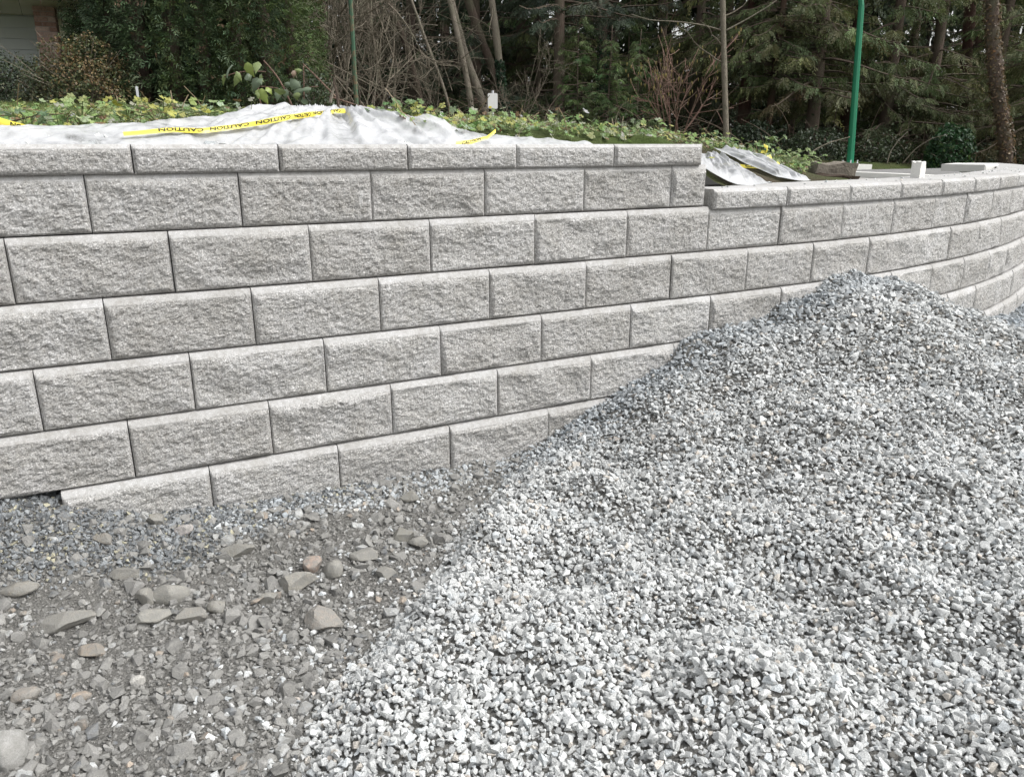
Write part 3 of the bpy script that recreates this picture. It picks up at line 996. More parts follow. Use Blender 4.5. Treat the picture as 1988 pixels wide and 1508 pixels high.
# road, kerb and gravel shoulder on the far side of the curve
kp = [at(1540, 329, 17.5), at(1629, 333, 16.0), at(1725, 337, 15.0), at(1814, 341, 14.2), at(1990, 350, 13.0), at(2300, 362, 12.2)]
kp = np.array(kp)
def offs(P, d):
    T = np.gradient(P[:, :2], axis=0); T /= np.linalg.norm(T, axis=1)[:, None]
    N = np.stack([-T[:, 1], T[:, 0]], 1)
    if N[0] @ np.array([math.sin(YAW), math.cos(YAW)]) < 0: N = -N
    Q = P.copy(); Q[:, :2] += N * d
    return Q
def strip(P, Q, za, zb):
    n = len(P)
    V = np.concatenate([np.c_[P[:, :2], P[:, 2] + za], np.c_[Q[:, :2], Q[:, 2] + zb]])
    i = np.arange(n - 1)
    return V, np.stack([i, i + 1, i + 1 + n, i + n], 1)
mb = MB()
mb.add(*strip(offs(kp, -4.0), kp, 0.03, -.10))
tag(mb.build('road', M['road']), kind='structure')
mb = MB()
k2 = offs(kp, .02); k3 = offs(kp, .20)
mb.add(*strip(kp, k2, -.12, 0.0)); mb.add(*strip(k2, k3, 0.0, 0.004)); mb.add(*strip(k3, offs(kp, .21), .004, -.12))
tag(mb.build('kerb', M['concrete']), kind='structure')
mb = MB()
k5 = offs(kp, 6.8)
k5[:, 2] = CAM[2] - 39.5 * depth_of(k5) / FPX
mb.add(*strip(offs(kp, .21), k5, -.03, 0.0))
tag(mb.build('gravel_shoulder', M['shoulder']), kind='structure')
k6 = offs(kp, 6.6)
k6[:, 2] = k5[:, 2] + .03
mb = MB(); mb.tube(k6, .02, 5)
tag(mb.build('cord', M['red']), 'thin dark red cord lying along the forest edge of the gravel shoulder', 'cord')

# ------------------------------------------------------------------ things standing behind the wall
# green lamp post on the right
def lamp_post(u, dep, vbase, ztop, r0, arm, label, rust=False, lean=0.0):
    b = at(u, vbase, dep)
    t = thing('lamp_post', label, 'lamp post', tuple(b))
    lx, ly = lean * math.cos(YAW), -lean * math.sin(YAW)
    mb = MB()
    zs = np.linspace(0.02, ztop, 8)
    mb.tube(np.stack([zs * lx, zs * ly, zs], 1), np.linspace(r0, r0 * .8, 8), 8)
    mb.build('pole', M['green_paint'] if not rust else M['oldgreen'], t)
    mb = MB()
    a = np.linspace(0, 1, 12)
    ax = ztop * lx - arm * a ** 1.5 * math.cos(YAW)
    ay = ztop * ly + arm * a ** 1.5 * math.sin(YAW)
    mb.tube(np.stack([ax, ay, ztop + 2.6 * (1 - (1 - a) ** 1.6)], 1), np.linspace(r0 * .8, r0 * .5, 12), 8)
    mb.build('arm', M['green_paint'] if not rust else M['oldgreen'], t)
    mb = MB(); mb.box(-r0 * 1.7, r0 * 1.7, -r0 * 1.7, r0 * 1.7, 0, .025)
    mb.build('base_plate', M['galv'], t)
    for sx in (-1, 1):
        for sy in (-1, 1):
            mb = MB(); mb.tube([(sx * r0 * 1.4, sy * r0 * 1.4, 0), (sx * r0 * 1.4, sy * r0 * 1.4, .10)], .016, 6)
            mb.build('bolt', M['galv'], t)
    mb = MB(); mb.box(-.36, .36, -.36, .36, -.4, -.001)
    mb.build('footing', M['concrete'], t)
    e = (ax[-1], ay[-1], ztop + 2.6)
    mb = MB(); mb.box(e[0] - .45, e[0] + .05, e[1] - .12, e[1] + .12, e[2] - .08, e[2] + .08)
    mb.build('lamp_head', M['galv'], t)
    return t
def mat_oldgreen():
    t = NT('old_green_paint')
    c = t.mix(t.ramp(t.noise(4, 5, 0.7), [(0.48, grey(0)), (0.6, grey(1))]), (0.045, 0.10, 0.06), (0.15, 0.10, 0.06))
    return t.done(c, 0.7, 0.3)
M['oldgreen'] = mat_oldgreen()
lamp_post(1650, 20, 319, 3.55, .083, 2.6, 'bright green steel lamp post on white footing at the far roadside', False, -.055)
t_ = lamp_post(694, 19, 240, 5.6, .056, 1.9, 'faded green lamp post with rusty patches behind the plastic mound', True)

# sign seen from the back, marker posts
b = spot(957, 21)
t = thing('road_sign', 'small blank grey back of a road sign on a metal post', 'sign', tuple(b), -YAW)
zt = at(955, 181, 21)[2] - b[2]
mb = MB(); mb.tube([(0, .03, 0), (0, .03, zt + .06)], .03, 8); mb.build('post', M['galv'], t)
bm = bmesh.new()
V = []
for cx, cz, a0 in ((.095, .155, 0), (-.095, .155, 90), (-.095, -.155, 180), (.095, -.155, 270)):
    for k in range(5):
        a = R(a0 + k * 22.5)
        V.append((cx + .03 * math.cos(a), cz + .03 * math.sin(a)))
n = len(V)
VV = [(x, 0.0, zt - .19 + z) for x, z in V] + [(x, .006, zt - .19 + z) for x, z in V]
f = bm.faces.new([bm.verts.new(p) for p in VV[:n]]); g2 = [bm.verts.new(p) for p in VV[n:]]; bm.faces.new(g2[::-1])
bm.verts.ensure_lookup_table()
for k in range(n):
    bm.faces.new([bm.verts[k], bm.verts[(k + 1) % n], bm.verts[n + (k + 1) % n], bm.verts[n + k]])
me = bpy.data.meshes.new('plate'); bm.to_mesh(me); bm.free(); me.materials.append(M['white'])
o = link('plate', me, t); o.location = (0, -0.004, 0)
mb = MB(); mb.box(-.10, -.03, -.012, -.005, zt - .36, zt - .315); mb.build('label', M['tape'], t)

def post(u, dep, v0, v1, w, mat, label, cat='post', name='marker_post'):
    a = at(u, v0, dep); bt = at(u, v1, dep)
    t = thing(name, label, cat, (a[0], a[1], a[2] - .4), -YAW + .3)
    mb = MB()
    h = bt[2] - a[2] + .4
    mb.box(-w / 2, w / 2, -w / 3, w / 3, 0, h - w * .4)
    mb.box(-w * .42, w * .42, -w * .27, w * .27, h - w * .4, h)
    mb.build('post', mat, t)
    return t
post(857, 20, 232, 217, .075, M['white'], 'short white marker post standing at the forest edge left of the sign')
post(271, 11.5, 212, 168, .03, M['galv'], 'thin pale stake on the lawn in front of the cedar hedge')

# broken bits near the lower coping
def chunk(name, label, cat, P, sx, sy, sz, rz, mat, seed, rough=.12):
    bm = bmesh.new()
    bmesh.ops.create_cube(bm, size=1)
    bmesh.ops.subdivide_edges(bm, edges=bm.edges[:], cuts=6, use_grid_fill=True)
    V = np.array([v.co[:] for v in bm.verts])
    F = np.array([[v.index for v in f.verts] for f in bm.faces]); bm.free()
    D = np.stack([noise(V * 2.6 + seed + k * 9, k) for k in range(3)], 1) + .4 * np.stack([noise(V * 7 + seed + k * 5, k + 4) for k in range(3)], 1)
    top = sstep(.1, .5, V[:, 2])
    V = V + D * rough * (.25 + top[:, None])
    V[:, 2] += .5
    V *= np.array([sx, sy, sz])
    o = link(name, make_mesh(name, V, F, mat, False), None, tuple(P), (0, 0, rz))
    return tag(o, label, cat)
q = wall_pt(4.36, -.16, -.124)
chunk('concrete_chunk', 'upright white broken concrete chunk standing on the lower coping', 'chunk', q, .066, .055, .092, .2, M['concrete'], 4, .16)
q = at(1602, 352, 5.75); 
chunk('old_concrete', 'broken end of an old stained concrete wall sticking out of the grassy bank', 'old wall', (q[0], q[1], q[2] - .10), .30, .26, .225, -YAW + .12, M['oldconcrete'], 9, .09)
q = at(1590, 356, 5.35)
chunk('dirt_clod', 'dark crumbly soil below the broken old concrete wall', 'soil', (q[0] + .06, q[1] + .1, q[2] - .09), .46, .30, .13, -YAW, M['dirt'], 14, .30)
q = wall_pt(7.0, -.30, -.124)
me = face_block(.62, .06, .02, 500, .01, .01, .01, .006, .1, .35, .2); me.name = 'slab'; me.materials[0] = M['concrete']
q = at(1915, 320, 7.0)
tag(link('concrete_slab', me, None, tuple(q), (0, 0, .42)), 'pale concrete slab lying behind the far end of the lower coping', 'slab')
rg = np.random.default_rng(9)
P = []
for k in range(70):
    P.append(wall_pt(rg.uniform(2.5, 7), -rg.uniform(.0, .27), -.121))
P = np.array(P); n = len(P)
g = link('coping_grit', stones_mesh('coping_grit', P, rg.lognormal(math.log(.011), .45, n), grey_tint(n, rg, .6), np.full(n, 'lo'), M['gravel'], rg))
tag(g, 'small crumbs of white stone scattered on top of the lower coping', kind='stuff')

# white drainage stone behind the upper coping
p = jgrid(-2.2, 2.3, 1.2, 1.62, .02, rg)
d = -wall_d(p[:, 0], p[:, 1])
z = land(p[:, 0], p[:, 1])
ok = (d > .315) & (d < .52) & (p[:, 0] < 1.5)
P = np.stack([p[:, 0], p[:, 1], z + .004], 1)[ok]; n = len(P)
g = link('drain_stone', stones_mesh('drain_stone', P, np.clip(rg.lognormal(math.log(.03), .3, n), .015, .06), grey_tint(n, rg, .60), np.full(n, 'lo'), M['gravel'], rg))
tag(g, 'white drainage stone packed behind the upper coping under the plastic', kind='stuff')

# ------------------------------------------------------------------ plastic sheets
def sheet(name, label, x0, x1, y0f, y1f, nx, ny, zf, seed):
    u, v = np.meshgrid(np.linspace(0, 1, nx), np.linspace(0, 1, ny))
    u, v = u.ravel(), v.ravel()
    x = x0 + (x1 - x0) * u
    a, b = y0f(x), y1f(x)
    y = a + (b - a) * v
    z = zf(x, y, u, v)
    i = (np.arange(ny - 1)[:, None] * nx + np.arange(nx - 1)[None]).ravel()
    o = link(name, make_mesh(name, np.stack([x, y, z], 1), np.stack([i, i + 1, i + 1 + nx, i + nx], 1), M['plastic'], True))
    return tag(o, label, 'plastic sheet')
def zs1(x, y, u, v):
    lx, ly = x - PK[0], y - PK[1]
    r = np.hypot(lx, ly)
    th = np.arctan2(lx, -ly)
    amt = sstep(.9, .25, np.abs(lx)) * sstep(.15, -.05, ly)
    w1 = np.abs(noise(np.stack([th * 4.2 + .3 * r, r * 1.1], 1), 91))
    w2 = np.abs(noise(np.stack([th * 9 - .6 * r, r * 2.2], 1), 95))
    fold = ((.5 - np.minimum(w1 * 2.2, 1) ** .8) * .062 + (.5 - np.minimum(w2 * 2.6, 1) ** .8) * .026) * sstep(.02, .22, r)
    fold = fold * amt
    c1 = np.abs(noise(np.stack([x * 6 + y * 5, y * 9 - x * 3], 1), 93)); c2 = np.abs(noise(np.stack([x * 13 - y * 9, y * 15 + x * 5], 1), 99))
    flat = .007 * noise(np.stack([x * 4, y * 14], 1), 92) + .012 * (.4 - np.minimum(c1 * 2.5, 1)) + .008 * (.4 - np.minimum(c2 * 2.5, 1)) + .003 * noise(np.stack([x * 40, y * 40], 1), 94)
    k = sstep(0, .16, v)
    z = land(x, y) + .030 + (fold + flat) * (.25 + .75 * k)
    return np.maximum(z, .058 + .010 * noise(np.stack([x * 14, y * 9], 1), 96) * (1 - .6 * k))
def y1(x):
    base = 1.60 + .10 * noise(np.stack([x * 1.9, x * 0], 1), 97) + .03 * noise(np.stack([x * 9, x * 0], 1), 98) - .0 * x
    m = np.exp(-((x - PK[0] + .20) / .55) ** 2)
    base = np.maximum(base, base + (PK[1] + .06 - base) * m)
    base = base - .13 * sstep(.95, 1.25, x)
    return np.where(x > 1.75, base - (x - 1.75) * .28, base)
sheet('plastic_sheet', 'crumpled clear plastic sheet covering the earth mound behind the upper coping', -2.2, 2.05, lambda x: wall_y(x) + .285, y1, 380, 100, zs1, 1)
# the second sheet hangs down the bank beside the step
def draped(name, label, quad, nx, ny, seed, deps):
    """sheet draped over the bank between four photo corners (top-left, top-right, bottom-right, bottom-left)"""
    u, v = np.meshgrid(np.linspace(0, 1, nx), np.linspace(0, 1, ny)); u, v = u.ravel(), v.ravel()
    e = .10 * noise(np.stack([v * 4, u * 0], 1), seed + 7) + .04 * noise(np.stack([v * 14, u * 0], 1), seed + 8)
    uu = u + e * (np.abs(u - .5) * 2)
    A, B, Cc, D = [at(q[0], q[1], dd) for q, dd in zip(quad, deps)]
    P = ((1 - uu) * (1 - v))[:, None] * A + (uu * (1 - v))[:, None] * B + (uu * v)[:, None] * Cc + ((1 - uu) * v)[:, None] * D
    fold = .034 * (.6 - np.minimum(2.4 * np.abs(noise(np.stack([u * 6 + v * .6, v * 1.0], 1), seed)), 1)) + .018 * (1 - 2 * np.abs(noise(np.stack([u * 11 - v, v * 3], 1), seed + 1))) + .006 * noise(np.stack([u * 26, v * 14], 1), seed + 2)
    P[:, 2] = land(P[:, 0], P[:, 1]) + .028 + fold * sstep(0, .1, np.minimum(np.minimum(u, 1 - u), np.minimum(v, 1 - v)))
    i = (np.arange(ny - 1)[:, None] * nx + np.arange(nx - 1)[None]).ravel()
    o = link(name, make_mesh(name, P, np.stack([i, i + 1, i + 1 + nx, i + nx], 1), M['plastic'], True))
    return tag(o, label, 'plastic sheet')
draped('plastic_sheet', 'wrinkled clear plastic hanging down the bank right beside the wall step', [(1345, 288), (1408, 300), (1490, 366), (1350, 372)], 90, 70, 131, (4.6, 4.8, 4.05, 3.72))
draped('plastic_sheet', 'narrow pale plastic strip slanting down the bank below the grassy edge', [(1384, 297), (1458, 306), (1575, 362), (1508, 366)], 70, 70, 151, (5.0, 5.15, 4.6, 4.4))

# ------------------------------------------------------------------ caution tape
def on_surf(u, v, f, off=.012, d0=2.4, d1=7.5):
    """where the sight line of a photo pixel meets a surface z=f(x,y)+off"""
    dd = np.linspace(d0, d1, 500)
    d = ray(u, v); k = d[0] * math.sin(YAW) + d[1] * math.cos(YAW)
    P = CAM + d[None] * (dd / k)[:, None]
    hit = np.where(P[:, 2] <= f(P[:, 0], P[:, 1]) + off)[0]
    return P[hit[0]] if len(hit) else P[np.argmin(P[:, 2] - f(P[:, 0], P[:, 1]))]
def sheet_z(x, y):
    return zs1(x, y, x * 0, x * 0 + 1)
def ribbon_mesh(P, Wd, half, n=60):
    P = np.asarray(P, float)
    s = np.r_[0, np.cumsum(np.linalg.norm(np.diff(P, axis=0), axis=1))]
    ss = np.linspace(0, s[-1], n)
    # smooth centre line
    Q = np.stack([np.interp(ss, s, P[:, k]) for k in range(3)], 1)
    for _ in range(3):
        Q[1:-1] = (Q[:-2] + 2 * Q[1:-1] + Q[2:]) / 4
    Wd = np.asarray(Wd, float)
    if Wd.ndim == 1: Wd = np.tile(Wd, (len(P), 1))
    W = np.stack([np.interp(ss, s, Wd[:, k]) for k in range(3)], 1)
    W /= np.linalg.norm(W, axis=1)[:, None]
    return ss, Q, W
def tape(label, P, Wd, half=.022, body=None, flip=False, wob=.004, seed=1, start=.0, fill=1.0):
    n = 90
    ss, Q, W = ribbon_mesh(P, Wd, half, n)
    T = np.gradient(Q, axis=0); T /= np.linalg.norm(T, axis=1)[:, None]
    N = np.cross(T, W); N /= np.linalg.norm(N, axis=1)[:, None]
    tw = .95 * noise(np.stack([ss * 5 + seed * 3.1, ss * 0], 1), seed + 40)
    W = W * np.cos(tw)[:, None] + N * np.sin(tw)[:, None]
    N = np.cross(T, W); N /= np.linalg.norm(N, axis=1)[:, None]
    Q = Q + N * (wob * noise(np.stack([ss * 9, ss * 0], 1), seed))[:, None]
    org = Q[0].copy()
    t = thing('caution_tape', label, 'tape', tuple(org))
    V, F = [], []
    m = 5
    for k in range(m):
        c = k / (m - 1) * 2 - 1
        V.append(Q + W * half * c + N * (.003 * (1 - c * c)))
    V = np.concatenate(V)
    i = (np.arange(m - 1)[:, None] * n + np.arange(n - 1)[None]).ravel()
    link('strip', make_mesh('strip', V - org, np.stack([i, i + 1, i + 1 + n, i + n], 1), M['tape'], True), t)
    words_ = body.split() if body else []
    for wi, word in enumerate(words_):
        cu = bpy.data.curves.new('txt', 'FONT')
        cu.body = word; cu.size = 1; cu.offset = 0.02; cu.resolution_u = 3
        ob = bpy.data.objects.new('txt', cu)
        C.collection.objects.link(ob)
        dg = bpy.context.evaluated_depsgraph_get()
        tm = bpy.data.meshes.new_from_object(ob.evaluated_get(dg))
        bpy.data.objects.remove(ob)
        bm = bmesh.new(); bm.from_mesh(tm); bmesh.ops.triangulate(bm, faces=bm.faces[:])
        bmesh.ops.subdivide_edges(bm, edges=[e for e in bm.edges if e.calc_length() > .25], cuts=1)
        bmesh.ops.triangulate(bm, faces=bm.faces[:])
        bm.verts.index_update()
        X = np.array([v.co[:] for v in bm.verts]); Ft = np.array([[v.index for v in f.verts] for f in bm.faces]); bm.free()
        x, y = X[:, 0], X[:, 1]
        w = x.max() - x.min(); x = (x - x.min()) / w
        x = (wi + x * .86 + .07) / len(words_)
        y = (y - .35) / .72 * 2 * .62
        a = (1 - x if flip else x)
        b_ = (-y if flip else y)
        sx = ss[-1] * (start + a * fill)
        C0 = np.stack([np.interp(sx, ss, Q[:, k]) for k in range(3)], 1)
        Wx = np.stack([np.interp(sx, ss, W[:, k]) for k in range(3)], 1)
        Nx = np.stack([np.interp(sx, ss, N[:, k]) for k in range(3)], 1)
        Vt = C0 + Wx * (half * b_)[:, None] + Nx * (.003 * (1 - b_ ** 2))[:, None]
        sgn = 1 if ((CAM - C0.mean(0)) @ Nx.mean(0)) > 0 else -1
        Vt = Vt + Nx * .0018 * sgn
        link('lettering', make_mesh('lettering', Vt - org, Ft, M['ink'], False), t)
    return t
up = np.array([0, .55, .83])
TP = np.array([on_surf(u, v + 4 + 7 * (u > 380), sheet_z, .004) for u, v in [(240, 263), (290, 259), (340, 255), (390, 250), (440, 244), (485, 237), (530, 229), (570, 222), (610, 216), (650, 211), (668, 210)]])
tape('long yellow caution tape running up the plastic mound to the crooked stick', TP + np.array([0, -.018, .012]), up, .0125, 'CAUTION CAUTION CAUTION CAUTION CAUTION', True, .006, 3, .10, .86)
tape('yellow caution tape sagging through weeds at the left edge', [at(-60, 214, 3.05), at(0, 236, 3.02), at(35, 246, 3.0), at(70, 256, 2.98), at(104, 266, 2.95)], up, .017, 'CAUTION', True, .004, 4, .45, .5)
tape('short end of yellow tape lying on plastic below the road sign', [at(884, 280, 3.35), at(915, 276, 3.4), at(945, 268, 3.45), at(962, 254, 3.5)], (.35, .4, .7), .012, 'CAUTION', False, .004, 5, .1, .5)
tape('bit of yellow tape half hidden in weeds near the middle of the coping', [at(1108, 267, 4.3), at(1140, 270, 4.3), at(1172, 272, 4.3)], up, .012, 'CAUTION', False, .002, 6, .0, .9)
tape('yellow caution tape stretched across the hanging plastic beside the step', [at(1376, 327, 4.45), at(1412, 321, 4.6), at(1450, 323, 4.75), at(1490, 326, 4.85), at(1512, 318, 4.95)], up, .014, 'CAUTION  CAUTION', False, .006, 7, .03, .94)
tape('loose yellow tape end hanging down the narrow plastic strip', [at(1492, 302, 5.0), at(1500, 322, 4.95), at(1510, 338, 4.85), at(1524, 356, 4.75)], (1, .1, .35), .022, None, False, .01, 8)
tape('small yellow loop of tape knotted on the leafy stems of the bank', [at(1482, 282, 5.2), at(1490, 286, 5.2), at(1488, 296, 5.2), at(1478, 294, 5.2)], (.6, .2, .7), .010, None, False, .004, 9)

# ------------------------------------------------------------------ house on the left
DH = 14.0
pA = at(150, 76, 18.0)
zs_ = pA[2]
def on_plane(u, v, z=None):
    d = ray(u, v); z = zs_ if z is None else z
    return CAM + d * (z - CAM[2]) / d[2]
q0, q1 = on_plane(0, 28), on_plane(76, 31)
wd = (q1 - q0)[:2]; wd /= np.linalg.norm(wd)
wnorm = np.array([wd[1], -wd[0]])
if wnorm @ (CAM[:2] - q0[:2]) < 0: wnorm = -wnorm
gl = land1(q1[0], q1[1]) - .3
house = thing('house', 'grey sided house corner with cream soffit and red brick column', 'house', (q1[0], q1[1], gl))
ho = np.array([q1[0], q1[1], gl])
wend = q1 + np.array([*wd, 0]) * 0.28            # wall corner, hidden behind the column
wst = q0 - np.array([*wd, 0]) * 5
def pbox(mb, a, b, n0, n1, z0, z1, nrm):
    """box along a-b, from n0 to n1 along the normal"""
    N = np.array([*nrm, 0])
    V = []
    for z in (z0, z1):
        for p, k in ((a, n0), (b, n0), (b, n1), (a, n1)):
            qv = p + N * k
            V.append((qv[0], qv[1], z))
    mb.add(np.array(V) - ho, [(0, 3, 2, 1), (4, 5, 6, 7), (0, 1, 5, 4), (1, 2, 6, 5), (2, 3, 7, 6), (3, 0, 4, 7)])
bh = 0.175
z = gl - .2
while z < zs_ - .02:
    mb = MB()
    N = np.array([*wnorm, 0])
    zt = min(z + bh, zs_ - .003)
    V = []
    for zz, k in ((z, .055), (zt, .010), (z, 0), (zt, 0)):
        for p in (wst, wend):
            qv = p + N * k
            V.append((qv[0], qv[1], zz))
    mb.add(np.array(V) - ho, [(0, 1, 3, 2), (4, 6, 7, 5), (0, 4, 5, 1), (2, 3, 7, 6), (0, 2, 6, 4), (1, 5, 7, 3)])
    mb.build('siding_board', M['siding'], house)
    z += bh
mb = MB(); bk = ray(60, 100); bk = np.array([bk[0], bk[1], 0]); bk = bk / np.linalg.norm(bk) * 5
V = []
for zz in (gl - .2, zs_ - .004):
    for p in (wst, wend, wend + bk, wst + bk):
        V.append((p[0], p[1], zz))
mb.add(np.array(V) - ho, [(0, 3, 2, 1), (4, 5, 6, 7), (0, 1, 5, 4), (1, 2, 6, 5), (2, 3, 7, 6), (3, 0, 4, 7)])
mb.build('wall', M['siding'], house)
# soffit boards, gutter, roof
e0, e1 = on_plane(172, -40), on_plane(150, 76)
ed = (e0 - e1)[:2]; edl = np.linalg.norm(ed); ed /= edl
f1 = on_plane(108, 76)
inn = (f1 - e1)[:2]; inn = inn - ed * (inn @ ed); inn /= np.linalg.norm(inn)
for k in range(26):
    mb = MB()
    a = e1 + np.array([*inn, 0]) * (k * .30); b = a + np.array([*ed, 0]) * (edl * 0.76)
    V = []
    for zz in (zs_ + .0, zs_ + .03):
        for p, kk in ((a, .004), (b, .004), (b, .296), (a, .296)):
            qv = p + np.array([*inn, 0]) * kk
            V.append((qv[0], qv[1], zz))
    mb.add(np.array(V) - ho, [(0, 3, 2, 1), (4, 5, 6, 7), (0, 1, 5, 4), (1, 2, 6, 5), (2, 3, 7, 6), (3, 0, 4, 7)])
    mb.build('soffit_board', M['soffit'], house)
mb = MB()
ein = np.array([*inn, 0]); ee = np.array([*ed, 0])
def slab(mb, a, b, w, z0, z1):
    V = []
    for zz in (z0, z1):
        for p in (a, b, b + w, a + w): V.append((p[0], p[1], zz))
    mb.add(np.array(V) - ho, [(0, 3, 2, 1), (4, 5, 6, 7), (0, 1, 5, 4), (1, 2, 6, 5), (2, 3, 7, 6), (3, 0, 4, 7)])
slab(mb, e1 - ein * .03, e1 + ee * (edl * 0.76) - ein * .03, ein * .028, zs_ - .05, zs_ + .18); mb.build('fascia', M['fascia'], house)
mb = MB(); slab(mb, e1 - ein * .16, e1 + ee * (edl * 0.76) - ein * .16, ein * .125, zs_ + .02, zs_ + .15); mb.build('gutter', M['fascia'], house)
mb = MB()
a0 = e1 - ein * .16; a1 = a0 + ee * (edl * 0.76); b0 = e1 + ein * 7.8; b1 = b0 + ee * (edl * 0.76)
V = [(*a0[:2], zs_ + .19), (*a1[:2], zs_ + .19), (*b1[:2], zs_ + 2.6), (*b0[:2], zs_ + 2.6), (*a0[:2], zs_ + .22), (*a1[:2], zs_ + .22), (*b1[:2], zs_ + 2.63), (*b0[:2], zs_ + 2.63)]
mb.add(np.array(V) - ho, [(0, 3, 2, 1), (4, 5, 6, 7), (0, 1, 5, 4), (1, 2, 6, 5), (2, 3, 7, 6), (3, 0, 4, 7)])
mb.build('roof', M['roof'], house)
mb = MB()
pbox(mb, wst, wend, .06, 2.4, gl - .3, gl + .12, wnorm)
mb.build('bounce_slab', M['concrete'], house)  # unseen pale slab, added to bounce light up under the eave
# brick column
cb = at(103, 121, DH)
cz0 = land1(cb[0], cb[1]) - .1
col = MB(); W2 = .155
ctop = at(85, -110, DH)[2]
cxy = np.array([cb[0], cb[1]])
co_, si_ = math.cos(-YAW + .38), math.sin(-YAW + .38)
def crot(x, y): return np.array([cxy[0] + x * co_ - y * si_, cxy[1] + x * si_ + y * co_])
def cbox(x0, x1, y0, y1, z0, z1):
    V = []
    for zz in (z0, z1):
        for x, y in ((x0, y0), (x1, y0), (x1, y1), (x0, y1)):
            V.append((*crot(x, y), zz))
    return np.array(V) - ho
BF = np.array([(0, 3, 2, 1), (4, 5, 6, 7), (0, 1, 5, 4), (1, 2, 6, 5), (2, 3, 7, 6), (3, 0, 4, 7)])
col.add(cbox(-W2 + .012, W2 - .012, -W2 + .012, W2 - .012, cz0, ctop), BF)
colo = col.build('brick_column', M['mortar'], house)
rg = np.random.default_rng(31)
z = cz0; row = 0
while z < ctop - .06:
    for side in range(4):
        js = [-W2, -W2 + .20, W2] if (row + side) % 2 == 0 else [-W2, -W2 + .105, W2]
        for a, b in zip(js[:-1], js[1:]):
            p = .012 + rg.normal() * .0015
            x0, x1 = a + .004, b - .004
            if side == 0: bx = (x0, x1, -W2, -W2 + p)
            elif side == 1: bx = (W2 - p, W2, x0, x1)
            elif side == 2: bx = (x0, x1, W2 - p, W2)
            else: bx = (-W2, -W2 + p, x0, x1)
            dz = rg.normal() * .001
            o = link('brick', make_mesh('brick', cbox(*bx, z + .005 + dz, z + .070 + dz), [BF], M['brick'], False), colo)
    z += .076; row += 1

# ------------------------------------------------------------------ foliage generators
def unit(a):
    return a / (np.linalg.norm(a, axis=-1, keepdims=True) + 1e-9)

def sprays(mb, base, dirv, side, length, tint, K=6, w=.012, rg=None, droop=.25, blen=.42):
    """flat pinnate sprays made of small kites"""
    n = len(base)
    nrm = unit(np.cross(dirv, side))
    for k in range(K):
        t = (k + .6) / K
        for sgn in (-1, 1):
            tt = t + rg.uniform(-.3, .3, n) / K
            p = base + dirv * (length * tt)[:, None]
            p[:, 2] -= droop * length * tt ** 2
            d = unit(dirv * .8 + side * (sgn * rg.uniform(.45, .8, n))[:, None] + rg.normal(0, .12, (n, 3)) - np.array([0, 0, .25]))
            l = length * blen * (1.05 - .65 * t) * rg.uniform(.7, 1.2, n)
            q = unit(np.cross(d, nrm + rg.normal(0, .25, (n, 3))))
            ww = (w * rg.uniform(.7, 1.3, n))[:, None]
            m = p + d * (l * .45)[:, None]
            e = p + d * l[:, None] - np.array([0, 0, 1.0]) * (l * .12)[:, None]
            V = np.stack([p, m + q * ww, e, m - q * ww], 1).reshape(-1, 3)
            F = np.arange(4 * n).reshape(n, 4)
            mb.add(V, F, np.repeat(tint * rg.uniform(.85, 1.15, (n, 1)), 4, 0))

def ctint(n, rg, base, sd=.22):
    t = np.tile(np.array(base), (n, 1)) * np.exp(rg.normal(0, sd, (n, 1)))
    t *= 1 + rg.normal(0, .06, (n, 3))
    return np.clip(t, .008, .3)

def cedar_crown(name, H, zlow, Rm, seed, base, nb=60, dens=1.0, droop=.45, hang=.8, slen=.5, w=.014, zvis=5.5, brown=.0):
    rg = np.random.default_rng(seed)
    mb = MB()
    wood = MB()
    for i in range(nb):
        f = rg.random() ** 1.5
        z0 = zlow + (H - zlow) * f
        hi = z0 > zvis
        az = i * 2.4 + rg.normal() * .5
        Lb = Rm * (1 - .92 * (z0 / H)) ** .75 * rg.uniform(.65, 1.15)
        rad = np.array([math.cos(az), math.sin(az), 0]); tan = np.array([-rad[1], rad[0], 0])
        t = np.linspace(0, 1, 7)
        up0 = rg.uniform(-.1, .25)
        cz = z0 + Lb * (up0 * t - droop * t ** 2 + .22 * t ** 4)
        P = rad * (Lb * t)[:, None] + tan * (rg.normal() * .12 * Lb * t ** 2)[:, None]; P[:, 2] = cz
        wood.tube(P, np.linspace(.03, .006, 7) * (Lb / 2 + .3), 3, cap=False)
        m = int(Lb / (.085 if not hi else .22) * dens) + 3
        tt = rg.uniform(.12, 1.0, m)
        b = np.stack([np.interp(tt, t, P[:, k]) for k in range(3)], 1)
        sgn = rg.choice([-1, 1], m)
        d = unit(rad * rg.uniform(.2, .8, (m, 1)) + tan * (sgn * rg.uniform(.2, .9, m))[:, None] + np.array([0, 0, -1]) * rg.uniform(.15, 1.1, (m, 1)) * hang)
        sd = unit(np.cross(d, rg.normal(0, .5, (m, 3)) + rad))
        l = slen * rg.uniform(.6, 1.25, m) * (1 - .35 * tt) * (1 if not hi else 1.5)
        bt = ctint(1, rg, base, .16)[0]
        ti = ctint(m, rg, bt, .16)
        br = rg.random(m) < brown
        ti[br] = ti[br] * np.array([1.5, 1.05, .8])
        sprays(mb, b, d, sd, l, ti, 6 if not hi else 4, w * (1 if not hi else 2.2), rg)
    return mb.mesh(name, M['foliage']), wood.mesh('branches', M['bark'])

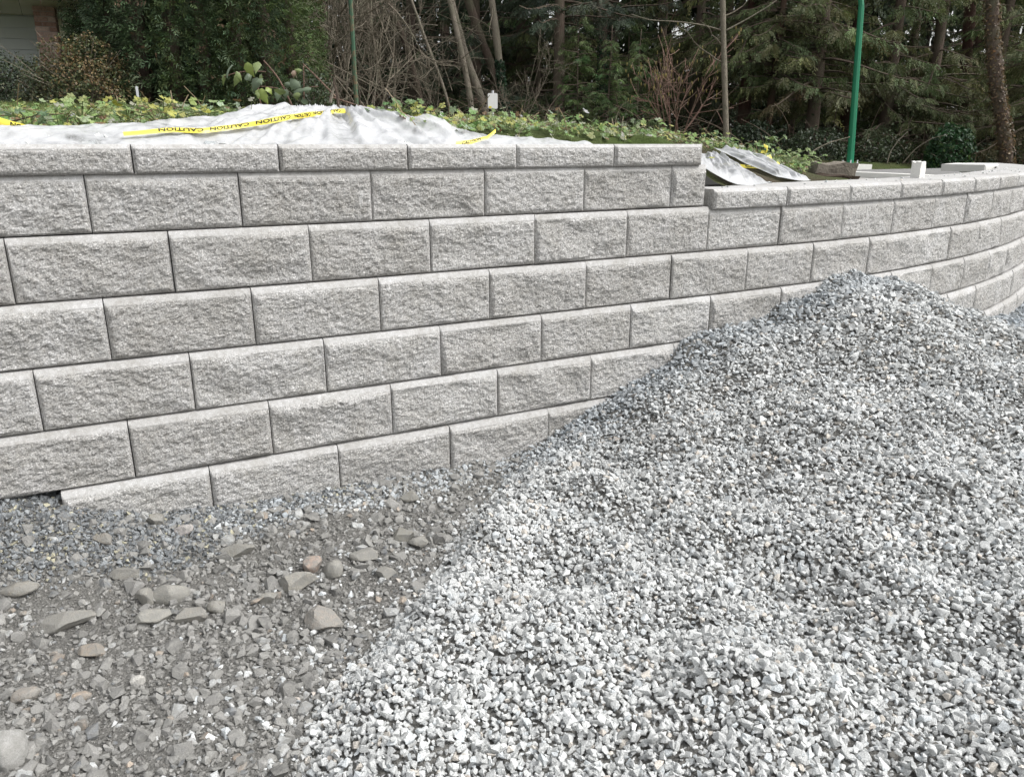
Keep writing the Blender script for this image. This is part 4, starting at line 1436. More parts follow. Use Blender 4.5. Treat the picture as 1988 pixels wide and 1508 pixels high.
OL, DK, BR = (.104, .118, .050), (.050, .070, .042), (.086, .125, .046)
CROWNS = {
    'olive1': cedar_crown('crown', 13, .8, 3.0, 1, OL, 78, 1.25),
    'olive2': cedar_crown('crown', 14, 1.6, 3.3, 2, OL, 78, 1.25, .55),
    'olive3': cedar_crown('crown', 12, .4, 2.7, 3, (.094, .114, .050), 80, 1.3, .4),
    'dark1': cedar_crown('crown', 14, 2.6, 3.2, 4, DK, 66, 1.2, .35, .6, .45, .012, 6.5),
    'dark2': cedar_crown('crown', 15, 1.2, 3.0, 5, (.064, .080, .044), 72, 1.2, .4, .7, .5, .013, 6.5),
    'young': cedar_crown('crown', 3.4, .1, 1.15, 6, BR, 64, 1.6, .25, .5, .30, .010),
    'young2': cedar_crown('crown', 4.6, .2, 1.3, 8, (.05, .074, .028), 66, 1.5, .3, .6, .34, .011),
}
def trunk_mesh(H, r, mat, lean=(0, 0), seed=0, top=.35, n=9, wig=.04, sweep=0.0):
    mb = MB()
    t = np.linspace(0, 1, 16)
    rgl = np.random.default_rng(seed)
    ph = rgl.uniform(0, 6, 2)
    P = np.stack([lean[0] * t + wig * np.sin(t * 5 + ph[0]) * t, lean[1] * t + wig * np.sin(t * 4 + ph[1]) * t, H * t - .5 * (1 - t)], 1)
    P[:, 0] += sweep * np.sin(t * np.pi)
    rr_ = r * (1 - (1 - top) * t) * (1 + .35 * np.exp(-t * 16))
    mb.tube(P, rr_, n)
    return mb.mesh('trunk', mat, True), P

FOREST = 'conifers at the edge of the forest'
def conifer(u, dep, crown, label, r=.16, H=12, mat='bark', rz=None, sc=1.0, lean=0.0, name='cedar_tree', sweep=0.0, zoff=0.0, ivy=0.0):
    b = spot(u, dep)
    t = thing(name, label, 'tree', tuple(b), 0, FOREST)
    lv = np.array([math.cos(YAW), -math.sin(YAW)]) * lean
    tm, P = trunk_mesh(H, r, M[mat], lv, int(u), .35, 10, .05, sweep)
    link('trunk', tm, t)
    rng_ = np.random.default_rng(int(u) + 5)
    if crown:
        c, w_ = CROWNS[crown]
        a = rng_.uniform(0, 6.28) if rz is None else rz
        k = link('crown', c, t, (0, 0, zoff), (0, 0, a)); k.scale = (sc, sc, sc)
        k = tag(link('branches', w_, t, (0, 0, zoff), (0, 0, a)), kind='stuff'); k.scale = (sc, sc, sc)
    if ivy:
        mb = MB(); n = int(900 * ivy)
        tt = rng_.uniform(0, ivy / H, n) * rng_.random(n) ** .3
        zz = tt * H
        a = rng_.uniform(0, 6.28, n)
        ti_ = np.interp(tt, np.linspace(0, 1, len(P)), P[:, 0]), np.interp(tt, np.linspace(0, 1, len(P)), P[:, 1])
        rad = r * 1.12 + .05 * rng_.random(n) + .03
        p = np.stack([ti_[0] + np.cos(a) * rad, ti_[1] + np.sin(a) * rad, zz], 1)
        leafquads(mb, p, .055, ctint(n, rng_, (.020, .050, .022), .3), rng_, np.stack([np.cos(a), np.sin(a), a * 0 + .3], 1))
        mb.build('ivy', M['leaf'], t)
    return t

def leafquads(mb, p, size, tint, rg, nrm=None, spread=.6):
    n = len(p)
    nv = unit((nrm if nrm is not None else np.array([0, 0, 1.0])) + rg.normal(0, spread, (n, 3)))
    a = unit(np.cross(nv, rg.normal(0, 1, (n, 3))))
    b = np.cross(nv, a)
    s = (size * rg.uniform(.6, 1.3, n))[:, None]
    V = np.stack([p - a * s * .6, p + b * s * .38 + nv * s * .08, p + a * s * .7, p - b * s * .38 + nv * s * .08], 1).reshape(-1, 3)
    mb.add(V, np.arange(4 * n).reshape(n, 4), np.repeat(tint, 4, 0))

# --- front row of the forest, left to right
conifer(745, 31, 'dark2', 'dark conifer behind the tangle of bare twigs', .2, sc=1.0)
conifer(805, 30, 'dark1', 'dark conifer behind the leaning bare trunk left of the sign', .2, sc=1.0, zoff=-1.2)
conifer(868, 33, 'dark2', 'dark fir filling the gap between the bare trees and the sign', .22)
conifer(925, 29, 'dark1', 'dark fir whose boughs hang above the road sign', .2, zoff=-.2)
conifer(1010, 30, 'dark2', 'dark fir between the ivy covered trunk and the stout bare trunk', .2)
conifer(1083, 26, 'dark1', 'stout reddish grey straight trunk with drooping dark boughs above', .19, 13, zoff=.5, name='fir_tree')
conifer(1045, 29, 'olive3', 'slim conifer just left of the stout reddish grey trunk', .10, zoff=.2)
conifer(1166, 27.5, 'dark1', 'ivy wrapped conifer trunk right of the stout reddish grey trunk', .12, 12, ivy=3.2, zoff=.8)
conifer(1120, 25.5, 'young', 'low feathery young cedar in front of the ivy wrapped conifer', .03, 3)
conifer(1180, 24.5, 'young', 'bright green low young cedar bush left of the hazel', .03, 3, sc=.8)
conifer(1235, 25, 'young', 'bright green young cedar with upswept fronds beside the hazel', .03, 3, sc=.85, rz=1.0)
conifer(1216, 27.5, 'young2', 'slender young cedar with thin bare stem showing', .035, 4.4, sc=1.05)
conifer(1275, 31, 'olive1', 'olive cedar standing behind the catkin bearing hazel', .2)
conifer(1345, 29, 'olive2', 'olive cedar with layered boughs left of the slender pale trunk', .2)
conifer(1442, 27, 'olive2', 'thick dark red cedar trunk between the slender trunk and the lesser red trunk', .21, 13, 'redbark', zoff=1.0)
conifer(1486, 25.5, 'olive3', 'lesser reddish cedar trunk right of the thick red trunk', .12, 11, 'redbark', lean=.5, zoff=1.6, sc=.85)
conifer(1575, 25, 'olive1', 'broad drooping olive cedar left of the green lamp post', .2, zoff=.9)
conifer(1640, 28, 'olive2', 'tall cedar directly behind the green lamp post', .22, mat='redbark')
conifer(1715, 26, 'olive3', 'dense olive cedar just right of the green lamp post', .2)
conifer(1795, 27, 'olive1', 'cedar with hanging fronds behind the upright concrete chunk', .2, rz=2.0)
conifer(1868, 31, 'olive2', 'cedar with dark red trunk seen in the gap left of the curved trunk', .2, mat='redbark', zoff=1.0)
conifer(1915, 28, 'olive3', 'light olive cedar behind the curved trunk at the right', .2)
conifer(2015, 23.5, 'olive1', 'cedar at the right edge whose boughs reach over the curved trunk', .2)
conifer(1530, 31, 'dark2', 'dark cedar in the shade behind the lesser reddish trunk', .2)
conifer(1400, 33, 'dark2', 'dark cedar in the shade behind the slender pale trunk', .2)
conifer(1110, 33, 'olive1', 'shaded cedar far behind the low feathery young cedar', .2)
conifer(2110, 27, 'olive2', 'cedar standing mostly beyond the right edge of the view', .2)
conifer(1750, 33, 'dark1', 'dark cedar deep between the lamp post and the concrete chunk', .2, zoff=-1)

# --- trunks without needles
def px_trunk(name, label, pts, dep, wpx, mat='palebark', ivy=None, branches=0, seed=1, group='bare trunks at the forest edge'):
    """trunk through photo points (bottom first), continued upward"""
    W = np.array([at(u, v, dep) for u, v in pts])
    top = W[-1] + (W[-1] - W[-2]) / np.linalg.norm(W[-1] - W[-2]) * 5
    gz_ = land1(W[0][0], W[0][1])
    W = np.concatenate([[W[0] * [1, 1, 0] + [0, 0, min(gz_, W[0][2]) - .4]], W, [top]])
    base = W[0].copy(); base[2] = min(gz_, W[1][2])
    t = thing(name, label, 'tree', tuple(base), 0, group)
    s = np.r_[0, np.cumsum(np.linalg.norm(np.diff(W, axis=0), axis=1))]
    ss = np.linspace(0, s[-1], 26)
    P = np.stack([np.interp(ss, s, W[:, k]) for k in range(3)], 1)
    for _ in range(3): P[1:-1] = (P[:-2] + 2 * P[1:-1] + P[2:]) / 4
    rg = np.random.default_rng(seed)
    r = wpx * dep / FPX / 2
    rad = r * np.linspace(1.15, .7, 26) * (1 + .05 * rg.normal(0, 1, 26))
    mb = MB(); mb.tube(P - base, rad, 9); mb.build('trunk', M[mat], t, True)
    if branches:
        for k in range(branches):
            i = rg.integers(5, 24)
            d = unit(np.array([rg.normal(), rg.normal() * .5, rg.uniform(-.1, .8)]))
            L = rg.uniform(.6, 2.2)
            tt = np.linspace(0, 1, 7)[:, None]
            Q = P[i] + d * L * tt + np.array([0, 0, rg.uniform(-.5, .5)]) * L * tt ** 2 + rg.normal(0, .03, (7, 3)) * tt
            mb = MB(); mb.tube(Q - base, np.linspace(.02, .006, 7), 4, cap=False)
            mb.build('branch', M['twig'], t)
    if ivy:
        mb = MB(); n, v0, v1, tone, size = ivy
        z0, z1 = at(pts[0][0], v0, dep)[2], at(pts[0][0], v1, dep)[2]
        zz = z0 + (z1 - z0) * rg.random(n) ** 1.15
        px_ = np.interp(zz, P[:, 2], P[:, 0]); py_ = np.interp(zz, P[:, 2], P[:, 1])
        a = rg.uniform(0, 6.28, n)
        q = r * (1.0 + .55 * rg.random(n) * (1 - .5 * (zz - z0) / (z1 - z0 + 1e-6)))
        p = np.stack([px_ + np.cos(a) * q, py_ + np.sin(a) * q, zz], 1) - base
        leafquads(mb, p, size, ctint(n, rg, tone, .3), rg, np.stack([np.cos(a), np.sin(a), a * 0 + .3], 1))
        mb.build('ivy', M['leaf'], t)
    return t
px_trunk('bare_tree', 'thin leaning bare trunk left of the sign, dark against the firs', [(826, 226), (812, 180), (797, 110), (783, 70), (760, 20)], 26, 10, 'bark', None, 6, 1)
px_trunk('bare_tree', 'pale slim birch like trunk, leftmost of the pair before the sign', [(919, 240), (913, 190), (902, 130), (893, 90)], 25.5, 10, 'palebark', None, 4, 2)
px_trunk('bare_tree', 'pale leaning trunk passing just left of the sign plate', [(949, 240), (935, 190), (915, 140), (898, 95), (880, 20)], 26, 14, 'palebark', None, 4, 3)
px_trunk('bare_tree', 'dim brown leaning trunk crossing behind the ivy trunk', [(985, 220), (968, 160), (945, 105), (928, 60), (905, -10)], 27.5, 15, 'bark', None, 2, 4)
px_trunk('bare_tree', 'pinkish trunk wrapped in dark ivy right of the sign', [(986, 246), (980, 200), (972, 150), (966, 90), (957, 20)], 26, 13, 'palebark', (1500, 246, 118, (.022, .050, .024), .085), 2, 5)
px_trunk('bare_tree', 'very thin pale stem left of the birch like trunk', [(880, 240), (868, 190), (855, 150), (838, 110), (820, 60)], 25, 5, 'palebark', None, 5, 6)
px_trunk('bare_tree', 'slender straight pale trunk right of the hazel', [(1411, 292), (1408, 200), (1405, 100), (1403, 0)], 21, 10, 'palebark', None, 7, 7)
px_trunk('bare_tree', 'curved trunk covered in dry brown ivy at the right', [(1958, 322), (1950, 260), (1938, 190), (1928, 110), (1926, 0)], 20, 22, 'bark', (1500, 330, -10, (.11, .075, .040), .06), 3, 8)
px_trunk('bare_tree', 'dark red trunk in the gap left of the curved ivy trunk', [(1868, 290), (1872, 160), (1880, 80), (1884, 0)], 29, 20, 'redbark', None, 0, 9)
px_trunk('bare_tree', 'grey brown trunk top above the ivy wrapped conifer', [(1166, 120), (1165, 60), (1164, 0)], 29, 11, 'palebark', None, 0, 10)

# --- bare twiggy shrubs
def bare_shrub(seed, H, n0, spread, levels=3, r0=.02, rmin=.005, bend=.25):
    rg = np.random.default_rng(seed); mb = MB(); tips = []
    def grow(p, d, L, r, lev):
        t = np.linspace(0, 1, 6)[:, None]
        w = rg.normal(0, 1, 3) * bend * L
        Q = p + d * L * t + w * t ** 2
        mb.tube(Q, np.linspace(r, max(r * .55, rmin), 6), 4 if lev == 0 else 3, cap=False)
        tips.append(Q[-1])
        if lev >= levels: return
        for _ in range(rg.integers(3, 6)):
            k = rg.uniform(.25, 1)
            q = p + d * L * k + w * k ** 2
            nd = unit(d + rg.normal(0, .62, 3) + np.array([0, 0, .12]))
            grow(q, nd, L * rg.uniform(.35, .65), max(r * .55, rmin), lev + 1)
    for _ in range(n0):
        d = unit(np.array([rg.normal() * spread, rg.normal() * spread, 1]))
        grow(np.array([rg.normal() * .15, rg.normal() * .15, -.1]), d, H * rg.uniform(.5, .75), r0, 0)
    return mb, np.array(tips)
BARE = []
for sd in range(4):
    mb, tp = bare_shrub(60 + sd, 5.6, 5, .32, 3, .028, .0075, .18)
    BARE.append(mb.mesh('branches', M['twig']))
TH_ = 'bare twiggy shrubs of the thicket'
bl_ = [(606, 22, 'bare grey shrub springing up beside the tall cedar hedge'), (640, 24, 'bare shrub with upright stems left of the faded lamp post'), (672, 21, 'bare tangled shrub around the foot of the faded lamp post'),
       (706, 24, 'bare shrub just right of the faded lamp post'), (738, 22, 'bare arching shrub over the right flank of the plastic mound'), (770, 25, 'bare shrub beside the thin leaning trunk'),
       (625, 29, 'bare shrub deep in the thicket by the hedge'), (690, 30, 'bare shrub deep in the thicket behind the faded lamp post'), (755, 30, 'bare shrub deep in the thicket before the dark conifers'),
       (850, 24, 'sparse bare shrub between the leaning trunk and the marker post'), (1010, 23, 'sparse bare shrub under the ivy wrapped trunk'), (585, 26, 'bare shrub half hidden by the last hedge cedar'), (655, 33, 'bare shrub farthest back in the thicket')]
for i, (u, dep, lab) in enumerate(bl_):
    b = spot(u, dep)
    t = thing('bare_shrub', lab, 'shrub', tuple(b), 0, TH_)
    o = link('branches', BARE[i % 4], t, None, (0, 0, i * 1.7)); s_ = .85 + .3 * ((i * 37) % 10) / 10
    if u > 800: s_ *= .55
    o.scale = (s_, s_, s_)
# hazel with catkins
b = spot(1312, 22.5)
t = thing('hazel_shrub', 'bare hazel shrub with hanging yellow catkins in the middle of the forest edge', 'shrub', tuple(b))
mb, tp = bare_shrub(91, 3.0, 9, .30, 2, .022, .008, .10)
mb.build('branches', M['cane'], t)
rg = np.random.default_rng(6)
mb = MB()
tp = tp[tp[:, 2] > 1.1]
for p in tp[rg.integers(0, len(tp), 130)]:
    q = p + rg.normal(0, .08, 3)
    mb.tube([q, q + [0, 0, -.04], q + [.005, 0, -.09]], [.010, .014, .006], 4, (.36, .30, .11))
mb.build('catkins', M['leaf'], t)
# loose arching branches
def arch(label, pts, dep, r, mat='twig', name='branch'):
    P = np.array([at(u, v, dep) for u, v in pts]); s = np.r_[0, np.cumsum(np.linalg.norm(np.diff(P, axis=0), axis=1))]
    ss = np.linspace(0, s[-1], 24); Q = np.stack([np.interp(ss, s, P[:, k]) for k in range(3)], 1)
    for _ in range(4): Q[1:-1] = (Q[:-2] + 2 * Q[1:-1] + Q[2:]) / 4
    mb = MB(); mb.tube(Q - Q[0], np.linspace(r, r * .45, 24), 6)
    return tag(mb.build(name, M[mat], None, True, tuple(Q[0])), label, 'branch')
arch('long pale bare branch arching over the thicket right of the faded lamp post', [(725, 215), (735, 110), (770, 62), (812, 45), (850, 50)], 22, .018, 'palebark')
arch('pale fallen branch leaning out left of the green lamp post', [(1560, 312), (1580, 292), (1610, 277), (1650, 266)], 19, .022, 'palebark')
arch('thin crooked bare branch right of the green lamp post foot', [(1722, 318), (1728, 295), (1745, 272), (1762, 256)], 20.5, .018, 'palebark')
arch('thin bare branch leaning right behind the upright concrete chunk', [(1752, 318), (1778, 288), (1810, 268), (1840, 262)], 20.5, .015, 'twig')
arch('long bare bough reaching left from the slender pale trunk', [(1404, 60), (1360, 48), (1310, 42), (1260, 40), (1225, 28)], 21, .022, 'palebark')
arch('bare bough rising right from the slender pale trunk', [(1409, 60), (1450, 38), (1490, 14), (1520, -8)], 21, .022, 'palebark')

# --- tall cedar hedge by the house
def hedge_column(seed, H, r, n, base):
    rg = np.random.default_rng(seed); mb = MB()
    z = rg.random(n) ** .9 * H
    a = rg.uniform(0, 6.28, n)
    prof = np.clip(np.minimum(1, (1 - (z / H)) * 2.6), .02, 1) ** .6
    P2 = np.stack([a * 1.4, z * 1.1], 1)
    lump = 1 + .30 * noise(np.stack([np.cos(a) * 2.2, np.sin(a) * 2.2, z * 1.25], 1), seed) + .16 * noise(np.stack([np.cos(a) * 5, np.sin(a) * 5, z * 3], 1), seed + 1)
    q = r * prof * lump * (1 - .35 * rg.random(n) ** 2.5)
    p = np.stack([np.cos(a) * q, np.sin(a) * q, z], 1)
    rad = np.stack([np.cos(a), np.sin(a), 0 * a], 1)
    d = unit(rad * rg.uniform(.5, 1.1, (n, 1)) + np.array([0, 0, 1]) * rg.uniform(.0, .8, (n, 1)) + rg.normal(0, .35, (n, 3)))
    sd = unit(np.cross(d, rg.normal(0, 1, (n, 3))))
    bt = 1 + .35 * noise(p * 2.2, seed + 4)
    ti = ctint(n, rg, base, .2) * bt[:, None]
    br = rg.random(n) < .03
    ti[br] = np.array([.10, .065, .04])
    sprays(mb, p, d, sd, .165 * rg.uniform(.7, 1.3, n), ti, 3, .0095, rg, .2, .6)
    return mb.mesh('crown', M['foliage'])
HC = [hedge_column(1, 5.2, .62, 4300, (.054, .084, .042)), hedge_column(2, 5.6, .66, 4300, (.060, .092, .043)), hedge_column(3, 5.0, .62, 4300, (.072, .102, .038))]
hedge_spec = [(190, 19.5, 0, 1.45, 'cedar of the tall hedge nearest the house gutter'), (245, 13.6, 1, .9, 'dense dark cedar of the hedge above the thin pale stake'), (292, 12.9, 0, 1.02, 'dark cedar third from the house in the hedge'),
              (352, 12.7, 1, 1.03, 'dark cedar in the middle of the tall hedge'), (410, 12.9, 2, .95, 'olive tinged cedar of the hedge left of the bramble'), (470, 13.0, 0, 1.05, 'dark cedar of the hedge behind the bramble leaves'),
              (528, 13.3, 2, 1.05, 'lighter cedar of the hedge behind the right bramble canes'), (572, 13.9, 2, .85, 'last and lowest light green cedar at the right end of the hedge'), (268, 15.6, 2, 1.25, 'tall cedar behind the hedge over the thin pale stake'),
              (380, 14.5, 0, 1.2, 'tall cedar behind the middle of the hedge'), (500, 14.8, 1, 1.15, 'tall cedar behind the hedge over the bramble')]
for i, (u, dep, k, s_, lab) in enumerate(hedge_spec):
    b = spot(u, dep)
    t = thing('hedge_cedar', lab, 'tree', tuple(b), 0, 'tall cedars of the hedge by the house')
    o = link('crown', HC[k], t, None, (0, 0, i * 1.3)); o.scale = (s_, s_, s_)
    mb = MB(); mb.tube([(0, 0, -.3), (.03, 0, 1.6), (0, .02, 4.3 * s_)], [.13, .10, .03], 8); mb.build('trunk', M['bark'], t, True)

# --- leafy garden shrubs
def leafy(seed, rx, ry, rz_, n, tone, size, tone2=None, p2=.3):
    rg = np.random.default_rng(seed); mb = MB()
    v = unit(rg.normal(0, 1, (n, 3))); v[:, 2] = np.abs(v[:, 2]) * 1.0 - .12
    lump = 1 + .32 * noise(v * 2.6, seed) + .16 * noise(v * 6, seed + 1)
    q = lump * (1 - .5 * rg.random(n) ** 2.2)
    p = v * q[:, None] * np.array([rx, ry, rz_])
    ti = ctint(n, rg, tone, .25)
    if tone2:
        k = noise(p * 3, seed + 3) + rg.normal(0, .25, n) > .5 - p2
        ti[k] = ctint(int(k.sum()), rg, tone2, .25)
    leafquads(mb, p, size, ti, rg, v, .8)
    return mb.mesh('foliage', M['leaf'])
def shrub(u, dep, label, seed, rx, ry, rz_, n, tone, size, tone2=None, p2=.3, twigs=0, name='garden_shrub'):
    b = spot(u, dep)
    t = thing(name, label, 'shrub', tuple(b))
    link('foliage', leafy(seed, rx, ry, rz_, n, tone, size, tone2, p2), t)
    rg = np.random.default_rng(seed); mb = MB()
    for _ in range(26 + twigs):
        d = unit(np.array([rg.normal() * rx, rg.normal() * ry, rg.uniform(.4, 1.2) * rz_]))
        L = rg.uniform(.6, 1.0) * rz_ * (1.25 if _ >= 26 else .95)
        mb.tube([(0, 0, -.1), d * L * .5 + rg.normal(0, .04, 3), d * L], [.012, .008, .004], 3, cap=False)
    mb.build('stems', M['twig'], t)
shrub(40, 12.3, 'low dark green leafy shrub in front of the house wall', 1, .80, .6, .80, 5200, (.055, .075, .042), .034, (.11, .13, .075), .2, 4)
shrub(182, 12.0, 'bushy brownish green shrub right of the brick column', 2, .70, .6, 1.08, 7000, (.075, .088, .036), .034, (.16, .115, .055), .42, 16)
shrub(118, 11.8, 'low olive leafy shrub at the foot of the brick column', 3, .5, .45, .66, 3200, (.06, .08, .042), .032, (.12, .115, .065), .3, 6)
shrub(-30, 12.2, 'dark shrub cut by the left edge before the house wall', 4, .6, .5, .85, 3000, (.032, .046, .026), .034, None, .3, 4)
shrub(612, 11.0, 'rounded dark green shrub right of the bramble canes', 5, .34, .32, .72, 2400, (.045, .065, .03), .035, None, 0, 0)
shrub(1850, 22.5, 'glossy dark laurel shrub left of the curved ivy trunk', 6, .85, .6, 1.25, 3200, (.022, .058, .022), .085, (.06, .11, .035), .2, 0)
shrub(1470, 24, 'dark leafy shrub in the shade under the lesser red trunk', 7, 1.2, .8, .9, 2400, (.025, .040, .020), .08)
shrub(1590, 23, 'dark leafy undergrowth shrub left of the green lamp post foot', 8, 1.3, .7, .9, 2600, (.035, .050, .026), .07)
shrub(1720, 23.5, 'olive leafy undergrowth shrub right of the green lamp post foot', 9, 1.2, .7, .8, 2600, (.042, .055, .026), .075)

# --- forest mass behind
rg = np.random.default_rng(44)
mb = MB(); mt = MB()
far = []
for k in range(56):
    u = -250 + k * 47 + rg.uniform(-25, 25); dep = rg.uniform(34, 47)
    b = spot(u, dep)
    H = rg.uniform(16, 22); Rm = rg.uniform(2.8, 4.0)
    nbr = 46
    f = rg.random(nbr) ** 1.3
    z0 = .3 + (H - .3) * f
    az = rg.uniform(0, 6.28, nbr); Lb = Rm * (1 - .9 * z0 / H) ** .7 * rg.uniform(.6, 1.1, nbr)
    m = 7
    tt = rg.uniform(.15, 1, (nbr, m))
    p = np.stack([np.cos(az)[:, None] * Lb[:, None] * tt, np.sin(az)[:, None] * Lb[:, None] * tt, z0[:, None] - .35 * Lb[:, None] * tt ** 2], -1).reshape(-1, 3)
    a2 = np.repeat(az, m) + rg.normal(0, .7, nbr * m)
    d = unit(np.stack([np.cos(a2), np.sin(a2), -rg.uniform(.2, 1.0, nbr * m)], 1))
    sd_2 = unit(np.cross(d, rg.normal(0, 1, d.shape)))
    sprays(mb, p + b, d, sd_2, rg.uniform(.8, 1.5, nbr * m), ctint(nbr * m, rg, (.036, .048, .024), .25), 3, .115, rg, .2, .7)
    tq = np.array([b + [0, 0, -.5], b + [.1, 0, H * .5], b + [0, 0, H]])
    mt.tube(tq, [.30, .2, .05], 7, (.05, .038, .03))
for v in mt.V: pass
mb.add(np.concatenate(mt.V), np.concatenate(mt.F4), np.concatenate(mt.T))
tag(mb.build('forest', M['foliage']), 'mass of dark conifers deep in the forest', kind='stuff')

# --- undergrowth along the forest foot
rg = np.random.default_rng(45)
mb = MB()
for k in range(420):
    u = rg.uniform(560, 2150); dep = rg.uniform(23.2, 29) if u < 1560 else rg.uniform(22.4, 27)
    b = spot(u, dep)
    n = 26
    p = b + np.stack([rg.normal(0, .45, n), rg.normal(0, .3, n), np.abs(rg.normal(0, .36, n))], 1)
    leafquads(mb, p, .075, ctint(n, rg, (.034, .048, .024) if rg.random() < .8 else (.06, .04, .028), .3), rg)
for k in range(520):
    u = rg.uniform(560, 2100); dep = rg.uniform(22.6, 28)
    b = spot(u, dep)
    d = unit(np.array([rg.normal() * .8, rg.normal() * .5, 1])); L = rg.uniform(.5, 1.8)
    t_c = np.linspace(0, 1, 6)[:, None]
    Q = b + d * L * t_c + np.array([rg.normal() * .5, 0, -rg.uniform(0, .6)]) * L * t_c ** 2
    mb.tube(Q, np.linspace(.010, .005, 6), 3, np.array([.13, .10, .075]) * rg.uniform(.6, 1.3), cap=False)
tag(mb.build('undergrowth', M['foliage']), 'dark low undergrowth and thin stems along the foot of the forest', kind='stuff')

# --- weeds, grass and bramble on the bank
def inpoly(u, v, poly):
    c = np.zeros(len(u), bool); n = len(poly)
    for i in range(n):
        x0, y0 = poly[i]; x1, y1 = poly[(i + 1) % n]
        k = (y0 > v) != (y1 > v)
        c ^= k & (u < (x1 - x0) * (v - y0) / (y1 - y0 + 1e-9) + x0)
    return c
def lobed_leaves(mb, p, nrm, size, tint, rg):
    """palmate leaves: 5 lobes, folded"""
    n = len(p)
    nv = unit(nrm); a = unit(np.cross(nv, rg.normal(0, 1, (n, 3)))); b = np.cross(nv, a)
    ang = np.radians([-150, -115, -80, -50, -22, 0, 22, 50, 80, 115, 150]); rr2 = np.array([.55, .30, .95, .45, 1.0, .62, 1.0, .45, .95, .30, .55])
    rr2 = np.array([.62, .85, .72, .95, .76, 1.05, .76, .95, .72, .85, .62])
    V = [p]
    for k in range(11):
        lift = .16 * rr2[k] * (1 if k % 2 else -.4)
        V.append(p + ((a * math.cos(ang[k]) + b * math.sin(ang[k])) * rr2[k] + nv * lift - np.array([0, 0, .18 * rr2[k]])) * size[:, None])
    V = np.stack(V, 1)
    F = np.array([(0, k + 1, k + 2) for k in range(10)])
    FF = (F[None] + (np.arange(n) * 12)[:, None, None]).reshape(-1, 3)
    T = np.repeat(tint, 12, 0).reshape(n, 12, 3) * np.r_[1.12, np.where(np.arange(11) % 2, .95, 1.0)][None, :, None]
    mb.add(V.reshape(-1, 3), FF, T.reshape(-1, 3))

def scatter_land(n, x0, x1, y0, y1, rg):
    x = rg.uniform(x0, x1, n); y = rg.uniform(y0, y1, n)
    P = np.stack([x, y, land(x, y)], 1)
    return P, pix(P), depth_of(P)

rg = np.random.default_rng(46)
P, (u, v), dep = scatter_land(26000, -2.6, 4.6, 1.45, 5.4, rg)
edge_n = .12 * noise(P[:, :2] * 2.2, 5)
polyA = [(-250, 215), (-250, 262), (60, 262), (140, 264), (240, 258), (330, 250), (470, 240), (560, 225), (640, 214), (700, 216), (800, 268), (960, 275), (1100, 279), (1370, 285), (1370, 268), (1200, 262), (960, 240), (760, 214), (620, 190), (200, 200)]
m = inpoly(u, v, polyA) & (dep > 3.0) & (dep < 5.3) & (P[:, 1] - wall_y(P[:, 0]) > np.where(P[:, 0] > 1.25, .38, .55) + edge_n)
polyB = [(1362, 272), (1450, 286), (1545, 306), (1570, 345), (1540, 345), (1470, 312), (1400, 299), (1362, 295)]
m2 = inpoly(u, v, polyB) & (dep > 4.0) & (dep < 6.5)
cl = (noise(P[:, :2] * 3.5, 6) > -.12) | (P[:, 0] > 1.1)
k = (m & cl) | m2
Pw = P[k]
Pw = Pw[rg.permutation(len(Pw))[:5200]]
n = len(Pw)
hgt = np.clip(rg.gamma(2.0, .016, n), .004, .10)
p = Pw + np.stack([rg.normal(0, .012, n), rg.normal(0, .012, n), hgt], 1)
ti = ctint(n, rg, (.175, .27, .085), .25)
yl = rg.random(n) < .18; ti[yl] = ctint(int(yl.sum()), rg, (.31, .33, .08), .2)
gy = rg.random(n) < .22; ti[gy] = ctint(int(gy.sum()), rg, (.25, .31, .18), .2)
dd_ = rg.random(n) < .06; ti[dd_] = (.16, .10, .05)
mb = MB()
lobed_leaves(mb, p, np.array([0, -.35, 1.0]) + rg.normal(0, .38, (n, 3)), rg.uniform(.011, .025, n), ti, rg)
for q, a in zip(p[::2], Pw[::2]):
    mb.tube([a, (a + q) / 2 + rg.normal(0, .004, 3), q], .0014, 3, (.13, .17, .06), cap=False)
for j in range(200):      # dry stalks
    a = Pw[rg.integers(0, n)]
    d = unit(np.array([rg.normal(), rg.normal() * .4, rg.uniform(.0, .8)])); L = rg.uniform(.06, .20)
    mb.tube([a, a + d * L * .5 + [0, 0, .02], a + d * L], .0022, 3, (.26, .20, .12), cap=False)
tag(mb.build('ground_cover', M['leaf']), 'low leafy weeds trailing over the earth bank', kind='stuff')

# grass
P, (u, v), dep = scatter_land(70000, -5, 16, 2.2, 24, rg)
polyG = [(-300, 196), (-300, 250), (600, 252), (980, 268), (1330, 282), (1330, 264), (980, 240), (700, 200)]
k = (inpoly(u, v, polyG) & (dep > 4.3) & (dep < 13.5)) | (inpoly(u, v, [(1362, 276), (1450, 288), (1560, 312), (1570, 348), (1500, 330), (1400, 300)]) & (dep > 4.4) & (dep < 7))
k &= rg.random(len(P)) < np.clip(14 / dep ** 1.2, 0, 1)
Pg = P[k]; n = len(Pg)
bl2 = 3
B = np.repeat(Pg, bl2, 0) + rg.normal(0, .012, (n * bl2, 3)) * [1, 1, 0]
nn = len(B)
a = rg.uniform(0, 6.28, nn); hh = rg.uniform(.03, .075, nn); wv = np.stack([np.cos(a), np.sin(a), 0 * a], 1) * .0035
lean = np.stack([rg.normal(0, .35, nn), rg.normal(0, .35, nn), np.ones(nn)], 1) * hh[:, None]
V = np.stack([B - wv, B + wv, B + lean], 1).reshape(-1, 3)
ti = ctint(nn, rg, (.10, .155, .04), .25); yb = rg.random(nn) < .2; ti[yb] = ctint(int(yb.sum()), rg, (.22, .21, .08), .2)
me = make_mesh('grass', V, np.arange(3 * nn).reshape(nn, 3), M['leaf'], False, {'tint': np.repeat(ti, 3, 0)})
